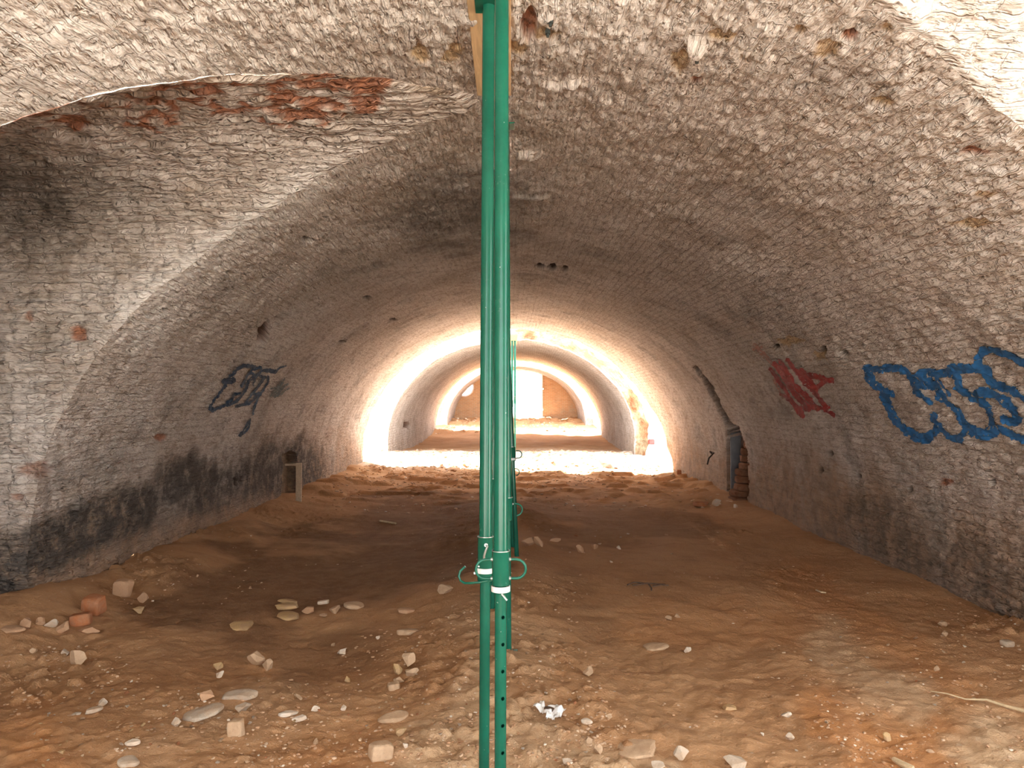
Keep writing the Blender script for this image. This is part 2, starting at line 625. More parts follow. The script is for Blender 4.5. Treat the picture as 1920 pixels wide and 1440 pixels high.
# traced features on the vault: type, (u, v, rx, ry, angle)
HOLES = [(412, 483, 4, 4), (425, 511, 4, 4), (382, 523, 5, 3), (425, 543, 5, 3), (312, 582, 5, 4), (358, 594, 4, 3), (322, 690, 4, 3),
         (1543, 881, 4, 6), (1606, 893, 4, 4), (1723, 877, 3, 6), (1709, 917, 4, 5), (1859, 903, 4, 7), (1556, 850, 4, 6), (1462, 576, 4, 3),
         (575, 448, 10, 4), (1836, 186, 10, 4), (1500, 155, 12, 3), (1590, 60, 9, 4), (1012, 497, 9, 5), (1036, 500, 9, 6), (1060, 503, 5, 5), (1630, 338, 10, 3),
         (1455, 650, 6, 5), (1548, 655, 6, 8), (1585, 660, 6, 6), (690, 560, 8, 3), (738, 600, 6, 3), (640, 640, 6, 3), (440, 903, 3, 8), (452, 900, 3, 6)]
BRICKS = [(990, 45, 15, 26, 0.06), (1594, 64, 14, 9, 0.02), (1305, 148, 9, 9, 0.02), (1830, 280, 26, 8, 0.02), (145, 629, 17, 15, 0.02),
          (64, 880, 32, 15, 0.05), (300, 820, 12, 7, 0.02), (1775, 903, 12, 7, 0.02), (36, 930, 14, 8, 0.02), (58, 592, 6, 9, 0.01)]
TANS = [(790, 95, 15, 14), (848, 100, 18, 14), (1550, 92, 20, 16), (1655, 187, 34, 10), (1500, 55, 14, 11), (1666, 48, 10, 8), (1845, 360, 32, 10),
        (1820, 415, 36, 9), (970, 85, 22, 12), (1025, 55, 24, 12), (1350, 60, 20, 8), (1540, 665, 16, 9), (1480, 640, 22, 8), (1280, 110, 20, 22)]
LUMPS = [(1305, 82, 18, 13, 0.05), (1048, 157, 34, 7, 0.035), (988, 287, 22, 6, 0.035), (996, 365, 34, 4, 0.03), (150, 955, 14, 20, 0.03),
         (1020, 30, 14, 8, 0.02)]
PUTLOG = [(508, 600), (503, 640), (482, 649), (487, 617)]
PUTLOG2 = [(757, 790), (767, 792), (767, 803), (757, 802)]
SLOT = [(1364, 790), (1384, 800), (1399, 845), (1404, 955), (1366, 955)]
CRACK = [(1305, 690), (1330, 725), (1348, 762), (1366, 795)]
SLOTL = [(531, 852), (546, 845), (557, 850), (556, 955), (530, 930)]


def features(P, strip=False):
    """-> displacement, mask(peel, soot, pale), mask2(hole, dirt, tan) for undisplaced points P"""
    u, v = proj(P)
    n1 = fbm(P, 0.09, 3, 41)
    n2 = fbm(P, 0.5, 3, 57)
    y = P[..., 1]
    z = P[..., 2]
    x = P[..., 0]
    disp = np.zeros(u.shape)
    peel = np.zeros(u.shape); soot_dark = np.zeros(u.shape); pale = np.zeros(u.shape)
    hole = np.zeros(u.shape); tan = np.zeros(u.shape)
    vis = (u > -300) & (u < 2220) & (y > 1)

    def blob(f, w=0.5):
        d = ((u - f[0]) / f[2]) ** 2 + ((v - f[1]) / f[3]) ** 2
        return smooth(1.25, 0.75, np.sqrt(d) + w * 0.5 * n1) * vis
    for f in HOLES:
        m = blob(f); disp -= 0.06 * m; hole = np.maximum(hole, m)
    for f in BRICKS:
        m = blob(f, 0.7); disp -= f[4] * m; peel = np.maximum(peel, m * (0.55 if f[0] < 110 else 0.85))
    for f in TANS:
        m = blob(f, 1.1); disp -= 0.012 * m; tan = np.maximum(tan, m)
    for f in LUMPS:
        m = blob(f, 0.8); disp += f[4] * m; pale = np.maximum(pale, 0.8 * m)
    wob = 2.0 * n1
    for pl, dep in ((PUTLOG, 0.18), (PUTLOG2, 0.3)):
        m = (inpoly(u, v, pl) & vis).astype(float)
        disp -= dep * m
        peel = np.maximum(peel, 0.85 * m); hole = np.maximum(hole, 0.85 * m)  # putlog holes: inner shade painted dark over red brick
    m = (inpoly(u + wob, v, SLOT) & vis).astype(float)
    disp -= 0.42 * m; peel = np.maximum(peel, 0.7 * m); hole = np.maximum(hole, 0.3 * m)
    m = (inpoly(u + wob, v, SLOTL) & vis).astype(float)
    disp -= 0.14 * m; tan = np.maximum(tan, 0.3 * m)
    m = smooth(7, 2.5, segdist(u, v, CRACK) + 3 * n1) * vis
    disp -= 0.08 * m; hole = np.maximum(hole, 0.7 * m)
    # brick laid bare under the left side vault's near edge
    band = (not strip) & inpoly(u, v, [(-80, 205), (60, 190), (240, 128), (480, 95), (760, 128), (700, 200), (560, 235), (430, 215), (330, 185), (350, 235), (300, 245), (200, 225), (-80, 265)]) & (y > YL - 1.5) & (x < 0)
    pz = smooth(-0.05, 0.25, n1 + 0.45 * n2 + 0.12)
    peel = np.maximum(peel, band * pz * 0.85)
    disp -= band * pz * 0.01
    # brown un-whitened strip along the top of that edge
    br = (not strip) * smooth(22, 6, segdist(u, v, [(250, 140), (480, 120), (640, 128), (760, 140), (820, 160)]) + 5 * n1) * (x < 0) * (y > YL - 1.2)
    tan = np.maximum(tan, 0.55 * br)
    # soot on the left side vault and mould low on the left wall
    s1 = smooth(190, 0, np.hypot((u - 20) / 2.0, (v - 360) / 0.9) + 35 * n2) * (x < -1.5) * vis
    s2 = smooth(72, 22, segdist(u, v, [(0, 1060), (150, 990), (330, 925), (470, 888), (560, 880)]) + 22 * n2 + 8 * n1) * (x < -2.5) * vis
    s3 = smooth(120, 30, np.hypot((u - 860) / 1.5, (v - 390)) + 40 * n2) * vis * 0.6  # darker patch on the vault beside the crown
    s4 = smooth(0.3, 0.9, n2 + 0.3 * n1) * 0.25
    s5 = smooth(90, 25, segdist(u, v, [(1640, 1010), (1800, 1090), (1920, 1150)]) + 25 * n2) * (x > 2.5) * vis * 0.35
    soot_dark = np.maximum.reduce([s1 * 0.8, s2, s3, s4, s5])
    earth = smooth(50, 15, segdist(u, v, [(60, 1150), (190, 1070), (330, 1015), (480, 975), (570, 955)]) + 16 * n2 + 6 * n1) * (x < -2.5) * vis
    soot_dark = soot_dark * (1 - 0.85 * earth)
    # paler: near strip with its daylight painted in, groin of the side vault
    g = smooth(60, 10, segdist(u, v, [(586, 345), (500, 395), (420, 460), (330, 535), (255, 600)]) + 14 * n1 + 14 * n2) * (x < 0) * vis
    pale = np.maximum(pale, 0.7 * g)
    pale = np.maximum(pale, 0.75 * smooth(YL - 0.4, YL - 1.6, y + 0.4 * n2 - 0.2 * (x > 0)) * (z > 1.2))
    salt_light = smooth(5.6, 3.2, y + 0.5 * n2) * smooth(1.4, 2.3, z + 0.3 * n2) * smooth(1.2, 2.2, x) * (0.6 + 0.4 * smooth(-0.3, 0.4, n2 + 0.5 * n1))  # right flank: daylight from its opening painted pale, with some white salts
    salt_light = np.maximum(salt_light, 0.5 * smooth(70, 15, np.hypot((u - 1860) / 1.2, v - 590) + 35 * n2 + 20 * n1) * (x > 2) * vis)
    pale = np.maximum(pale, salt_light)
    dirt = np.maximum(earth, smooth(1.3, 0.0, z + 0.35 * n2 + 0.1 * n1) * smooth(24, 18, y))
    return disp, np.stack([peel, soot_dark, pale], -1), np.stack([hole, dirt, tan], -1)


def main_surface(side, S, Y, groin=None, strip=False):
    """displaced main vault; side -1 left, +1 right; S arc from crown, Y"""
    x, z, nx, nz = prof(S)
    P = np.stack([side * x, Y, z], -1)
    N = np.stack([side * nx, np.zeros_like(x), nz], -1)
    fd, m1, m2 = features(P, strip)
    fade = np.ones_like(x) if groin is None else smooth(0.0, 0.07, groin)
    bd = brick_h(Y, S * side, 3) * smooth(11, 6, Y) * (0.45 + 0.55 * smooth(-0.4, 0.5, fbm(P, 0.7, 2, 71)))
    rough = flaky(Y, S * side, x) * smooth(14, 7, Y)
    D = axis_dir(P) * lump(P)[..., None] + N * ((bd + rough + fd) * fade)[..., None]
    return P + D, m1, m2


def assemble(name, parts, mat, label=None):
    """parts: list of (P, uv, m1, m2, flip)"""
    Vs, Us, A1, A2, Fs, off = [], [], [], [], [], 0
    for P, uv, m1, m2, flip in parts:
        r, c = P.shape[:2]
        Vs.append(P.reshape(-1, 3)); Us.append(uv.reshape(-1, 2)); A1.append(m1.reshape(-1, 3)); A2.append(m2.reshape(-1, 3))
        Fs.append(grid_faces(r, c, off, flip)); off += r * c
    me = mesh_np(name, np.concatenate(Vs), np.concatenate(Fs), np.concatenate(Us), {'mask': np.concatenate(A1), 'mask2': np.concatenate(A2)})
    o = link(name, me, mat)
    tag(o, label, kind='structure')
    return o


def arange2(pts):
    """pts: list of (start, step) ending with (end, None)"""
    out = []
    for (a, st), (b_, _) in zip(pts[:-1], pts[1:]):
        n = max(1, int(round((b_ - a) / st)))
        out.append(np.linspace(a, b_, n, endpoint=False))
    out.append(np.array([pts[-1][0]]))
    return np.concatenate(out)


def half_parts(side, yc, srows, near_t, far_t):
    x, z, _, _ = prof(srows)
    h = hside(z)
    S = srows[:, None]
    res = []
    ya = (yc - h)[:, None]
    Yn = Y0 + (ya - Y0) * near_t[None, :]
    g = np.where(h[:, None] > 0, ya - Yn, 9.0)
    SS = np.broadcast_to(S, Yn.shape)
    P, m1, m2 = main_surface(side, SS, Yn, g, side < 0)
    res.append((P, np.stack([Yn, SS * side], -1), m1, m2, side > 0))
    yb = (yc + h)[:, None]
    Y1e = Y1 + 0.22 * fbm(np.stack([S, S * 0, S * 0], -1), 0.5, 3, 66)
    Yf = yb + (Y1e - yb) * far_t[None, :]
    g = np.where(h[:, None] > 0, Yf - yb, 9.0)
    SS = np.broadcast_to(S, Yf.shape)
    P, m1, m2 = main_surface(side, SS, Yf, g)
    res.append((P, np.stack([Yf, SS * side], -1), m1, m2, side > 0))
    return res


# rows: crown -> floor
rows = np.concatenate([np.arange(0, SMAX, 0.0125), [SMAX]])
zr = prof(rows)[1]
isplit = int(np.argmin(np.abs(zr - 1.95)))
near_l = (arange2([(Y0, 0.08), (1.6, 0.013), (YL - LW, None)]) - Y0) / (YL - LW - Y0)
near_r = (arange2([(Y0, 0.15), (YR - LW, None)]) - Y0) / (YR - LW - Y0)


def logspace_t(a, b_, k):
    n = int(math.log(b_ / a) / k)
    q = a * (b_ / a) ** np.linspace(0, 1, n)
    return (q - a) / (b_ - a)


far_l = logspace_t(YL + LW, Y1, 0.0033)
far_r = logspace_t(YR + LW, Y1, 0.0034)

ceil_parts, wl_parts, wr_parts = [], [], []
for side, yc, nt, ft, wp in ((-1, YL, near_l, far_l, wl_parts), (1, YR, near_r, far_r, wr_parts)):
    ceil_parts += half_parts(side, yc, rows[:isplit + 1], nt, ft)
    wp += half_parts(side, yc, rows[isplit:], nt, ft)


# side vaults (cross vaults)
def side_vault(side, yc, xend, nq_step=0.0125, depth_cols=None):
    tt = np.linspace(0, math.pi, 3001)
    ey, ez = LW * np.cos(tt), LZS + LB * np.sin(tt)          # far side (+) to near side (-)
    es = np.concatenate([[0], np.cumsum(np.hypot(np.diff(ey), np.diff(ez)))])
    La = es[-1]
    Lj = LZS + 0.2
    q = np.arange(0, 2 * Lj + La + nq_step, nq_step)
    t = np.interp(q - Lj, es, tt)
    yy = np.where(q < Lj, LW, np.where(q > Lj + La, -LW, LW * np.cos(t)))
    zz = np.where(q < Lj, q - 0.2, np.where(q > Lj + La, LZS - (q - Lj - La), LZS + LB * np.sin(t)))
    ny = np.where(q < Lj, -1.0, np.where(q > Lj + La, 1.0, -np.cos(t) / LW))
    nz = np.where((q < Lj) | (q > Lj + La), 0.0, -np.sin(t) / LB)
    l = np.hypot(ny, nz); ny, nz = ny / l, nz / l
    xs = xmain(zz)
    xs = np.where(zz >= LZS + LB - 1e-6, xmain(np.array(LZS + LB)), xs)
    xs = xs - (0.025 if side > 0 else 0.010)
    xs = xs - 0.10 * smooth(LZS + LB - 0.02, LZS + LB - 0.002, zz)
    D = depth_cols
    X = xs[:, None] + (xend - xs[:, None]) * D[None, :]
    YY = np.broadcast_to((yc + yy)[:, None], X.shape); ZZ = np.broadcast_to(zz[:, None], X.shape)
    P = np.stack([side * X, YY, ZZ], -1)
    N = np.stack([np.zeros_like(X), np.broadcast_to(ny[:, None], X.shape), np.broadcast_to(nz[:, None], X.shape)], -1)
    fd, m1, m2 = features(P)
    fade = smooth(0, 0.07, X - xs[:, None])
    QQ = np.broadcast_to(q[:, None], X.shape)
    bd = brick_h(X, QQ, 9) * 2.3
    rough = flaky(X, QQ, X)
    w = smooth(0.25, 0.0, X - xs[:, None])[..., None]
    lv = lump(P)[..., None]
    Dv = (axis_dir(P) * w + N * (1 - w)) * lv + N * ((bd + rough + fd) * fade)[..., None]
    uv = np.stack([X, QQ], -1)
    k0 = int(np.argmin(np.abs(q - (1.95 + 0.2))))
    k1 = len(q) - 1 - k0
    out = []
    for a, b_ in ((0, k0), (k0, k1), (k1, len(q) - 1)):
        sl = slice(a, b_ + 1)
        out.append((( P + Dv)[sl], uv[sl], m1[sl], m2[sl], side < 0))
    return out


XL_END, XR_END = 5.2, 4.3
dcl = arange2([(0, 0.006), (0.5, 0.02), (1.0, None)])
a, b_, c_ = side_vault(-1, YL, XL_END, depth_cols=dcl)
wl_parts += [a, c_]; ceil_parts.append(b_)
dcr = arange2([(0, 0.008), (1.0, None)])
a, b_, c_ = side_vault(1, YR, XR_END, 0.02, depth_cols=dcr)
wr_parts += [a, c_]; ceil_parts.append(b_)
# back of the left side vault
gy, gz = np.meshgrid(np.linspace(YL - LW - 0.3, YL + LW + 0.3, 40), np.linspace(-0.2, 3.7, 50))
Pb = np.stack([np.full(gy.shape, -XL_END + 0.02), gy, gz], -1)
zz3 = np.zeros(gy.shape + (3,))
wl_parts.append((Pb, np.stack([gy, gz], -1), zz3, zz3, False))

assemble('ceiling', ceil_parts, M_VAULT, 'whitewashed brick barrel vault over the dirt floor')
assemble('wall_left', wl_parts, M_VAULT, 'left flank of the brick vault with its side bay and dark damp stains')
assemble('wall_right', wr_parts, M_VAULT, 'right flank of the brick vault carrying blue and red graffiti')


# ------------------------------------------------------------------ far segments
def far_segment(name, ya, yb, label, xo=0.0, step=0.06):
    Srow = np.concatenate([-np.arange(SMAX, 0, -step), np.arange(0, SMAX + step, step)])
    Yc = np.arange(ya, yb + 0.05, 0.09)
    SS, YY = np.meshgrid(Srow, Yc, indexing='ij')
    x, z, nx, nz = prof(np.abs(SS))
    sg = np.sign(SS)
    P = np.stack([xo + sg * x + 0.28 * smooth(20.5, 36.5, YY), YY, z], -1)
    fd, m1, m2 = features(P)
    m1[..., 1] *= 0.3
    m2[..., 1] = smooth(0.9, 0.0, z + 0.3 * fbm(P, 0.6, 2, 5)) * 0.6
    N = np.stack([sg * nx, np.zeros_like(x), nz], -1)
    hd = np.where(inpoly(*proj(P), PUTLOG2), -0.25, 0.0)
    D = axis_dir(P) * (lump(P) * 1.2)[..., None] + N * hd[..., None]
    o = assemble(name, [(P + D, np.stack([YY, SS], -1), m1, m2, True)], M_VAULT, label)
    return o


def ring_face(name, y, label, thick, rough, mat_l, mat_r, xo=0.0):
    """broken end face of a vault ring"""
    Srow = np.concatenate([-np.arange(SMAX, 0, -0.03), np.arange(0, SMAX + 0.03, 0.03)])
    R = np.linspace(0, 1, 14)
    SS, RR = np.meshgrid(Srow, R, indexing='ij')
    x, z, nx, nz = prof(np.abs(SS))
    sg = np.sign(SS)
    tk = thick * (1 + 0.25 * fbm(np.stack([SS, SS * 0 + y, SS * 0], -1), 0.5, 3, 8))
    P = np.stack([xo + sg * (x - nx * tk * RR), np.full(x.shape, y), z - nz * tk * RR], -1)
    inn = axis_dir(np.stack([sg * x, np.full(x.shape, y), z], -1)) * (lump(np.stack([xo + sg * x, np.full(x.shape, y), z], -1)) * 1.2)[..., None]
    P = P + inn * (1 - RR)[..., None]
    d = rough * fbm(P, 0.25, 4, 77) * smooth(0, 0.2, RR)
    P[..., 1] += d
    n1 = fbm(P, 0.3, 3, 13)
    m1 = np.zeros(P.shape); m2 = np.zeros(P.shape)
    right = smooth(0.1, 0.4, SS + 0.1 * n1) * smooth(0.05, 0.15, RR) * mat_r
    m1[..., 1] = right * smooth(-0.4, 0.5, n1) * 0.9
    m2[..., 2] = right * 0.95
    m1[..., 0] = right * smooth(0.3, 0.5, n1) * 0.7
    m1[..., 2] = smooth(0.2, -0.2, SS) * mat_l
    # back skin so the ring is solid
    back = P.copy(); back[..., 1] = y + 0.25
    o = assemble(name, [(P, np.stack([SS, RR * thick], -1), m1, m2, False)], M_VAULT, label)
    o.location.x = 0.28 if y > 30 else 0.0
    return o


Y2A, Y2B, Y3A, Y3B = 22.5, 34.5, 40.0, 45.0
XO2 = 0.0
far_segment('ceiling_middle', Y2A, Y2B, 'second length of the brick vault beyond the first bright gap', 0.0)
far_segment('ceiling_far', Y3A, Y3B, 'last length of the brick vault before the end wall', XO2)
ring_face('trim_1', Y2A, 'broken brick edge ring of the second vault length', 0.36, 0.10, 0.9, 1.0)
ring_face('trim_2', Y3A, 'pale edge ring of the last vault length', 0.34, 0.03, 0.9, 0.0, XO2)


# light wells between the lengths: low white walls either side, open sky over
def well_wall(name, x, ya, yb, h, label, mat):
    m = MB()
    m.box((x, (ya + yb) / 2, h / 2 - 0.15), (0.22, yb - ya, h + 0.3))
    o = m.build(name, mat)
    tag(o, label, kind='structure')


well_wall('wall_gap_left', -5.2, Y1 - 0.6, Y2A + 0.6, 1.2, 'white wall left of the first open gap', M_WHITEWALL)
well_wall('wall_gap_right', 4.3, Y1 - 0.6, Y2A + 0.6, 2.4, 'white block wall right of the first open gap', M_WHITEWALL)
well_wall('wall_well_left', -4.4, Y2B - 0.6, Y3A + 0.6, 2.4, 'white wall left of the far open gap', M_WHITEWALL)
well_wall('wall_well_right', 4.4, Y2B - 0.6, Y3A + 0.6, 2.4, 'white wall right of the far open gap', M_WHITEWALL)

# end wall with round window and tall doorway
FC = 1.6


def at_y(u, v, y):
    d = ray(u, v)
    return CAM + d * (y - CAM[1]) / d[1]


def end_wall():
    y = Y3B - 0.1
    c = at_y(871, 726, y); r = 15.5 * y / F
    dl = at_y(962, 695, y); dr = at_y(1016, 785, y)
    door = (dl[0] - 0.35, dr[0], dr[2] - 0.4, dl[2])
    # fine grid with openings removed, then thickness by a second skin
    xs = np.arange(-4.2, 4.25, 0.05); zs = np.arange(-0.3, 3.9, 0.05)
    V, Fq = [], []
    GX, GZ = np.meshgrid(xs, zs)
    jag = 0.05 * fbm(np.stack([GX, GX * 0, GZ], -1), 0.3, 3, 4)
    din = (np.hypot(GX - c[0], GZ - c[2]) < r) | ((GX + jag > door[0]) & (GX + jag < door[1]) & (GZ + jag < door[3]))
    n = GX.size
    P = np.stack([GX, np.full(GX.shape, y), GZ], -1)
    P[..., 1] += 0.03 * fbm(P, 0.3, 3, 9)
    q = grid_faces(*GX.shape)
    keep = ~din.ravel()[q].any(1)
    q = q[keep]
    me = mesh_np('wall_far', P.reshape(-1, 3), q)
    o = link('wall_far', me, M_BACK)
    s = o.modifiers.new('thickness', 'SOLIDIFY'); s.thickness = 0.3; s.offset = -1
    tag(o, 'bare orange brick end wall with round window and tall doorway', kind='structure')
    # round window surround, door lintel
    m = MB()
    m.lathe([(r * 0.98, 0), (r * 1.14, 0), (r * 1.14, 0.06), (r * 0.98, 0.06)], 40)
    f = m.build('window_1', M_WHITEWALL, smooth_=True)
    f.rotation_euler = (math.pi / 2, 0, 0); f.location = (c[0], y - 0.03, c[2])
    tag(f, 'round window opening in the brick end wall', kind='structure')
    m = MB()
    m.box(((door[0] + door[1]) / 2, y - 0.06, door[3] + 0.08), (door[1] - door[0] + 0.5, 0.14, 0.16))
    m.box((door[1] + 0.02, y - 0.04, (door[3]) / 2), (0.07, 0.1, door[3]))
    l = m.build('door_1', M_WHITEWALL, bevel=0.01)
    tag(l, 'pale frame of the tall bright doorway in the end wall', kind='structure')


end_wall()

# ------------------------------------------------------------------ floor
STONES_FLAT = []


def floor_h(x, y):
    P = np.stack([x, y, np.zeros_like(x)], -1)
    h = 0.04 * fbm(P, 1.3, 3, 21) + 0.012 * fbm(P, 0.35, 3, 31)
    # central ridge under the props, trough on the left, flat run on the right
    ridge = np.exp(-((x + 0.05 + 0.12 * vnoise(P, 1.5, 6)) / 0.55) ** 2) * smooth(17, 8, y)
    h = h + 0.10 * ridge * smooth(2.9, 4.2, y) - 0.04
    h = h - 0.07 * np.exp(-((x + 1.6) / 0.8) ** 2) * smooth(4.0, 5.5, y) * smooth(14, 9, y)
    h = h + 0.12 * smooth(2.7, 3.6, np.abs(x) + 0.25 * vnoise(P, 0.8, 15)) * smooth(26, 16, y) * np.where(x < 0, 1.0, 0.6)
    mound = np.exp(-(((x + 2.2) / 1.0) ** 2 + ((y - 3.6) / 0.9) ** 2))
    h = h + 0.10 * mound
    # clods
    cz = np.clip(np.exp(-((x + 0.05) / 0.7) ** 2) + smooth(-0.6, -1.3, x) * smooth(5.0, 4.2, y) + smooth(2.0, 2.5, x) + smooth(-2.2, -2.8, x), 0.12, 1)
    cl = smooth(0.1, 0.8, fbm(P, 0.09, 3, 61, 0.6)) * (0.2 + smooth(-0.2, 0.6, fbm(P, 0.9, 2, 63))) * cz
    h = h + 0.028 * cl * smooth(16, 9, y)
    h = h + 0.07 * smooth(0.0, 0.7, fbm(P * np.array([0.6, 1, 1]), 0.3, 3, 67)) * smooth(11, 14.5, y) * smooth(24, 20, y)
    h = h + 0.16 * np.exp(-(((x + 3.45) / 0.45) ** 2 + ((y - 5.5) / 0.9) ** 2))
    # wheel ruts on the right
    rut = np.sin(y * 24 + 2 * vnoise(P, 0.6, 3)) * np.exp(-((x - 0.42 - 0.12 * np.sin(y)) / 0.16) ** 2)
    h = h + 0.006 * rut
    ln = np.abs(x - (1.55 + 0.10 * (y - 3.5)) + 0.12 * vnoise(P, 0.7, 29))
    h = h + 0.03 * np.exp(-(ln / 0.10) ** 2) * smooth(9, 6, y) * (0.8 + 0.5 * fbm(P, 0.25, 3, 37))
    h = h + 0.008 * fbm(P, 0.07, 2, 39) * smooth(8, 5, y)
    # rubble banks in the gaps and at the end
    h = h + 0.05 * smooth(17.5, 19.5, y) * (1 + fbm(P, 0.35, 3, 19)) * smooth(25, 23, y)
    h = h + 0.24 * smooth(28, 36, y) + 0.30 * smooth(38, 44, y) * (1 + 0.5 * fbm(P, 0.5, 3, 25)) + 0.12 * np.exp(-((y - 33.5) / 0.7) ** 2) * (1 + fbm(P, 0.8, 2, 33))
    return h


def floor_pt(u, v):
    d = ray(u, v)
    t = -1.6 / d[2] if d[2] < -1e-4 else 30
    for _ in range(12):
        p = CAM + d * t
        h = float(floor_h(np.array([p[0]]), np.array([p[1]]))[0])
        t = t + 0.8 * ((h - 1.6) / d[2] - t)
    p = CAM + d * t
    return np.array([p[0], p[1], h]), t


def build_floor():
    ys = np.concatenate([np.arange(-2.6, 2.4, 0.1), 2.4 * (19 / 2.4) ** np.linspace(0, 1, int(math.log(19 / 2.4) / 0.0036)), np.arange(19.08, 48, 0.1)])
    xs = np.concatenate([np.arange(-5.6, -3.6, 0.06), np.arange(-3.6, 3.6, 0.016), np.arange(3.6, 5.6, 0.06)])
    X, Y = np.meshgrid(xs, ys, indexing='ij')
    Z = floor_h(X, Y)
    P = np.stack([X, Y, Z], -1)
    fine = 0.006 * fbm(P * np.array([1, 1, 0]), 0.05, 2, 83) * smooth(7, 4, Y)
    P[..., 2] += fine
    u, v = proj(P)
    n = fbm(P, 0.6, 4, 45)
    n1 = fbm(P, 0.15, 3, 47)

    def zone(pl, w):
        d = segdist(u, v, pl)
        return smooth(w, w * 0.35, d + w * 0.5 * n + w * 0.15 * n1)
    dark = np.maximum.reduce([zone([(330, 1130), (560, 1080), (780, 1040), (880, 1000)], 110) * 0.9,  # dim left trough and mid floor: mostly shade painted in, some dark reddish soil
                              zone([(560, 1230), (700, 1210)], 60) * 0.5,
                              zone([(700, 980), (900, 960)], 60) * 0.8, zone([(1000, 960), (1300, 990)], 50) * 0.55,
                              zone([(1170, 1340), (1300, 1370)], 40) * 0.6, zone([(1060, 1120), (1130, 1180)], 40) * 0.4,
                              zone([(820, 1300), (870, 1290)], 26) * 0.6])
    pale = np.maximum.reduce([zone([(830, 1430), (900, 1300), (960, 1440)], 120) * 0.8, zone([(1100, 1420), (1250, 1440)], 60) * 0.8,
                              zone([(1560, 1230), (1720, 1310)], 60) * 0.75, zone([(1850, 1380), (1920, 1420)], 90),  # last zone: daylight from the right opening painted pale
                              zone([(850, 1150), (1000, 1230), (1010, 1330)], 60) * 0.35, zone([(250, 1400), (480, 1350)], 90) * 0.35])
    org = np.maximum.reduce([zone([(1550, 1330), (1780, 1390), (1650, 1440)], 70) * 0.95, zone([(1500, 1080), (1640, 1180), (1850, 1330)], 55) * 0.6,
                             zone([(60, 1400), (100, 1440)], 80) * 0.7, zone([(700, 1380), (560, 1440)], 80) * 0.4,
                             zone([(1200, 1150), (1600, 1170)], 60) * 0.4])
    me = mesh_np('floor', P.reshape(-1, 3), grid_faces(*X.shape, flip=True), None, {'mask': np.stack([dark, pale, org], -1).reshape(-1, 3)})
    o = link('floor', me, M_FLOOR)
    tag(o, 'uneven orange brown dirt floor with rubble running down the vault', kind='structure')


build_floor()
m = MB()
m.add([(-60, -60, -0.35), (60, -60, -0.35), (60, 120, -0.35), (-60, 120, -0.35)], [(0, 1, 2, 3)])
tag(m.build('floor_outside', M_OUT), 'open ground outside the vault', kind='structure')

# ------------------------------------------------------------------ stones
def ico(sub):
    t = (1 + 5 ** 0.5) / 2
    V = np.array([(-1, t, 0), (1, t, 0), (-1, -t, 0), (1, -t, 0), (0, -1, t), (0, 1, t), (0, -1, -t), (0, 1, -t), (t, 0, -1), (t, 0, 1), (-t, 0, -1), (-t, 0, 1)], float)
    V /= np.linalg.norm(V[0])
    Fs = [(0, 11, 5), (0, 5, 1), (0, 1, 7), (0, 7, 10), (0, 10, 11), (1, 5, 9), (5, 11, 4), (11, 10, 2), (10, 7, 6), (7, 1, 8),
          (3, 9, 4), (3, 4, 2), (3, 2, 6), (3, 6, 8), (3, 8, 9), (4, 9, 5), (2, 4, 11), (6, 2, 10), (8, 6, 7), (9, 8, 1)]
    V = [tuple(p) for p in V]
    for _ in range(sub):
        cache, NF = {}, []
        def mid(a, b_):
            k = (min(a, b_), max(a, b_))
            if k not in cache:
                p = (np.array(V[a]) + np.array(V[b_])) / 2
                V.append(tuple(p / np.linalg.norm(p)))
                cache[k] = len(V) - 1
            return cache[k]
        for a, b_, c in Fs:
            x, y, z = mid(a, b_), mid(b_, c), mid(c, a)
            NF += [(a, x, z), (b_, y, x), (c, z, y), (x, y, z)]
        Fs = NF
    return np.array(V), np.array(Fs)


ICO = {k: ico(k) for k in (1, 2, 3)}


def rock_verts(rng, sub=3, cuts=7, amp=0.12, flat=1.0, dmin=0.35):
    V, Fs = ICO[sub]
    V = V.copy()
    for _ in range(cuts):
        n = rng.normal(size=3); n /= np.linalg.norm(n)
        d = rng.uniform(dmin, max(0.75, dmin + 0.25))
        k = V @ n - d
        V = V - np.outer(np.maximum(k, 0), n)
    V = V * (1 + amp * fbm(V + rng.uniform(0, 50), 0.8, 2, 5))[:, None]
    V[:, 2] *= flat
    V /= np.abs(V).max(0)
    return V, Fs


def brickish(rng, sub=3):
    V, Fs = ICO[sub]
    V = np.sign(V) * np.abs(V) ** 0.38
    V = V / np.abs(V).max(0)
    k = V @ np.array([0.8, 0.5, rng.uniform(-.3, .3)]) - rng.uniform(0.8, 1.1)
    V = V - np.outer(np.maximum(k, 0), [0.8, 0.5, 0])
    V = V * (1 + 0.06 * fbm(V + rng.uniform(0, 50), 0.6, 2, 5))[:, None]
    return V, Fs


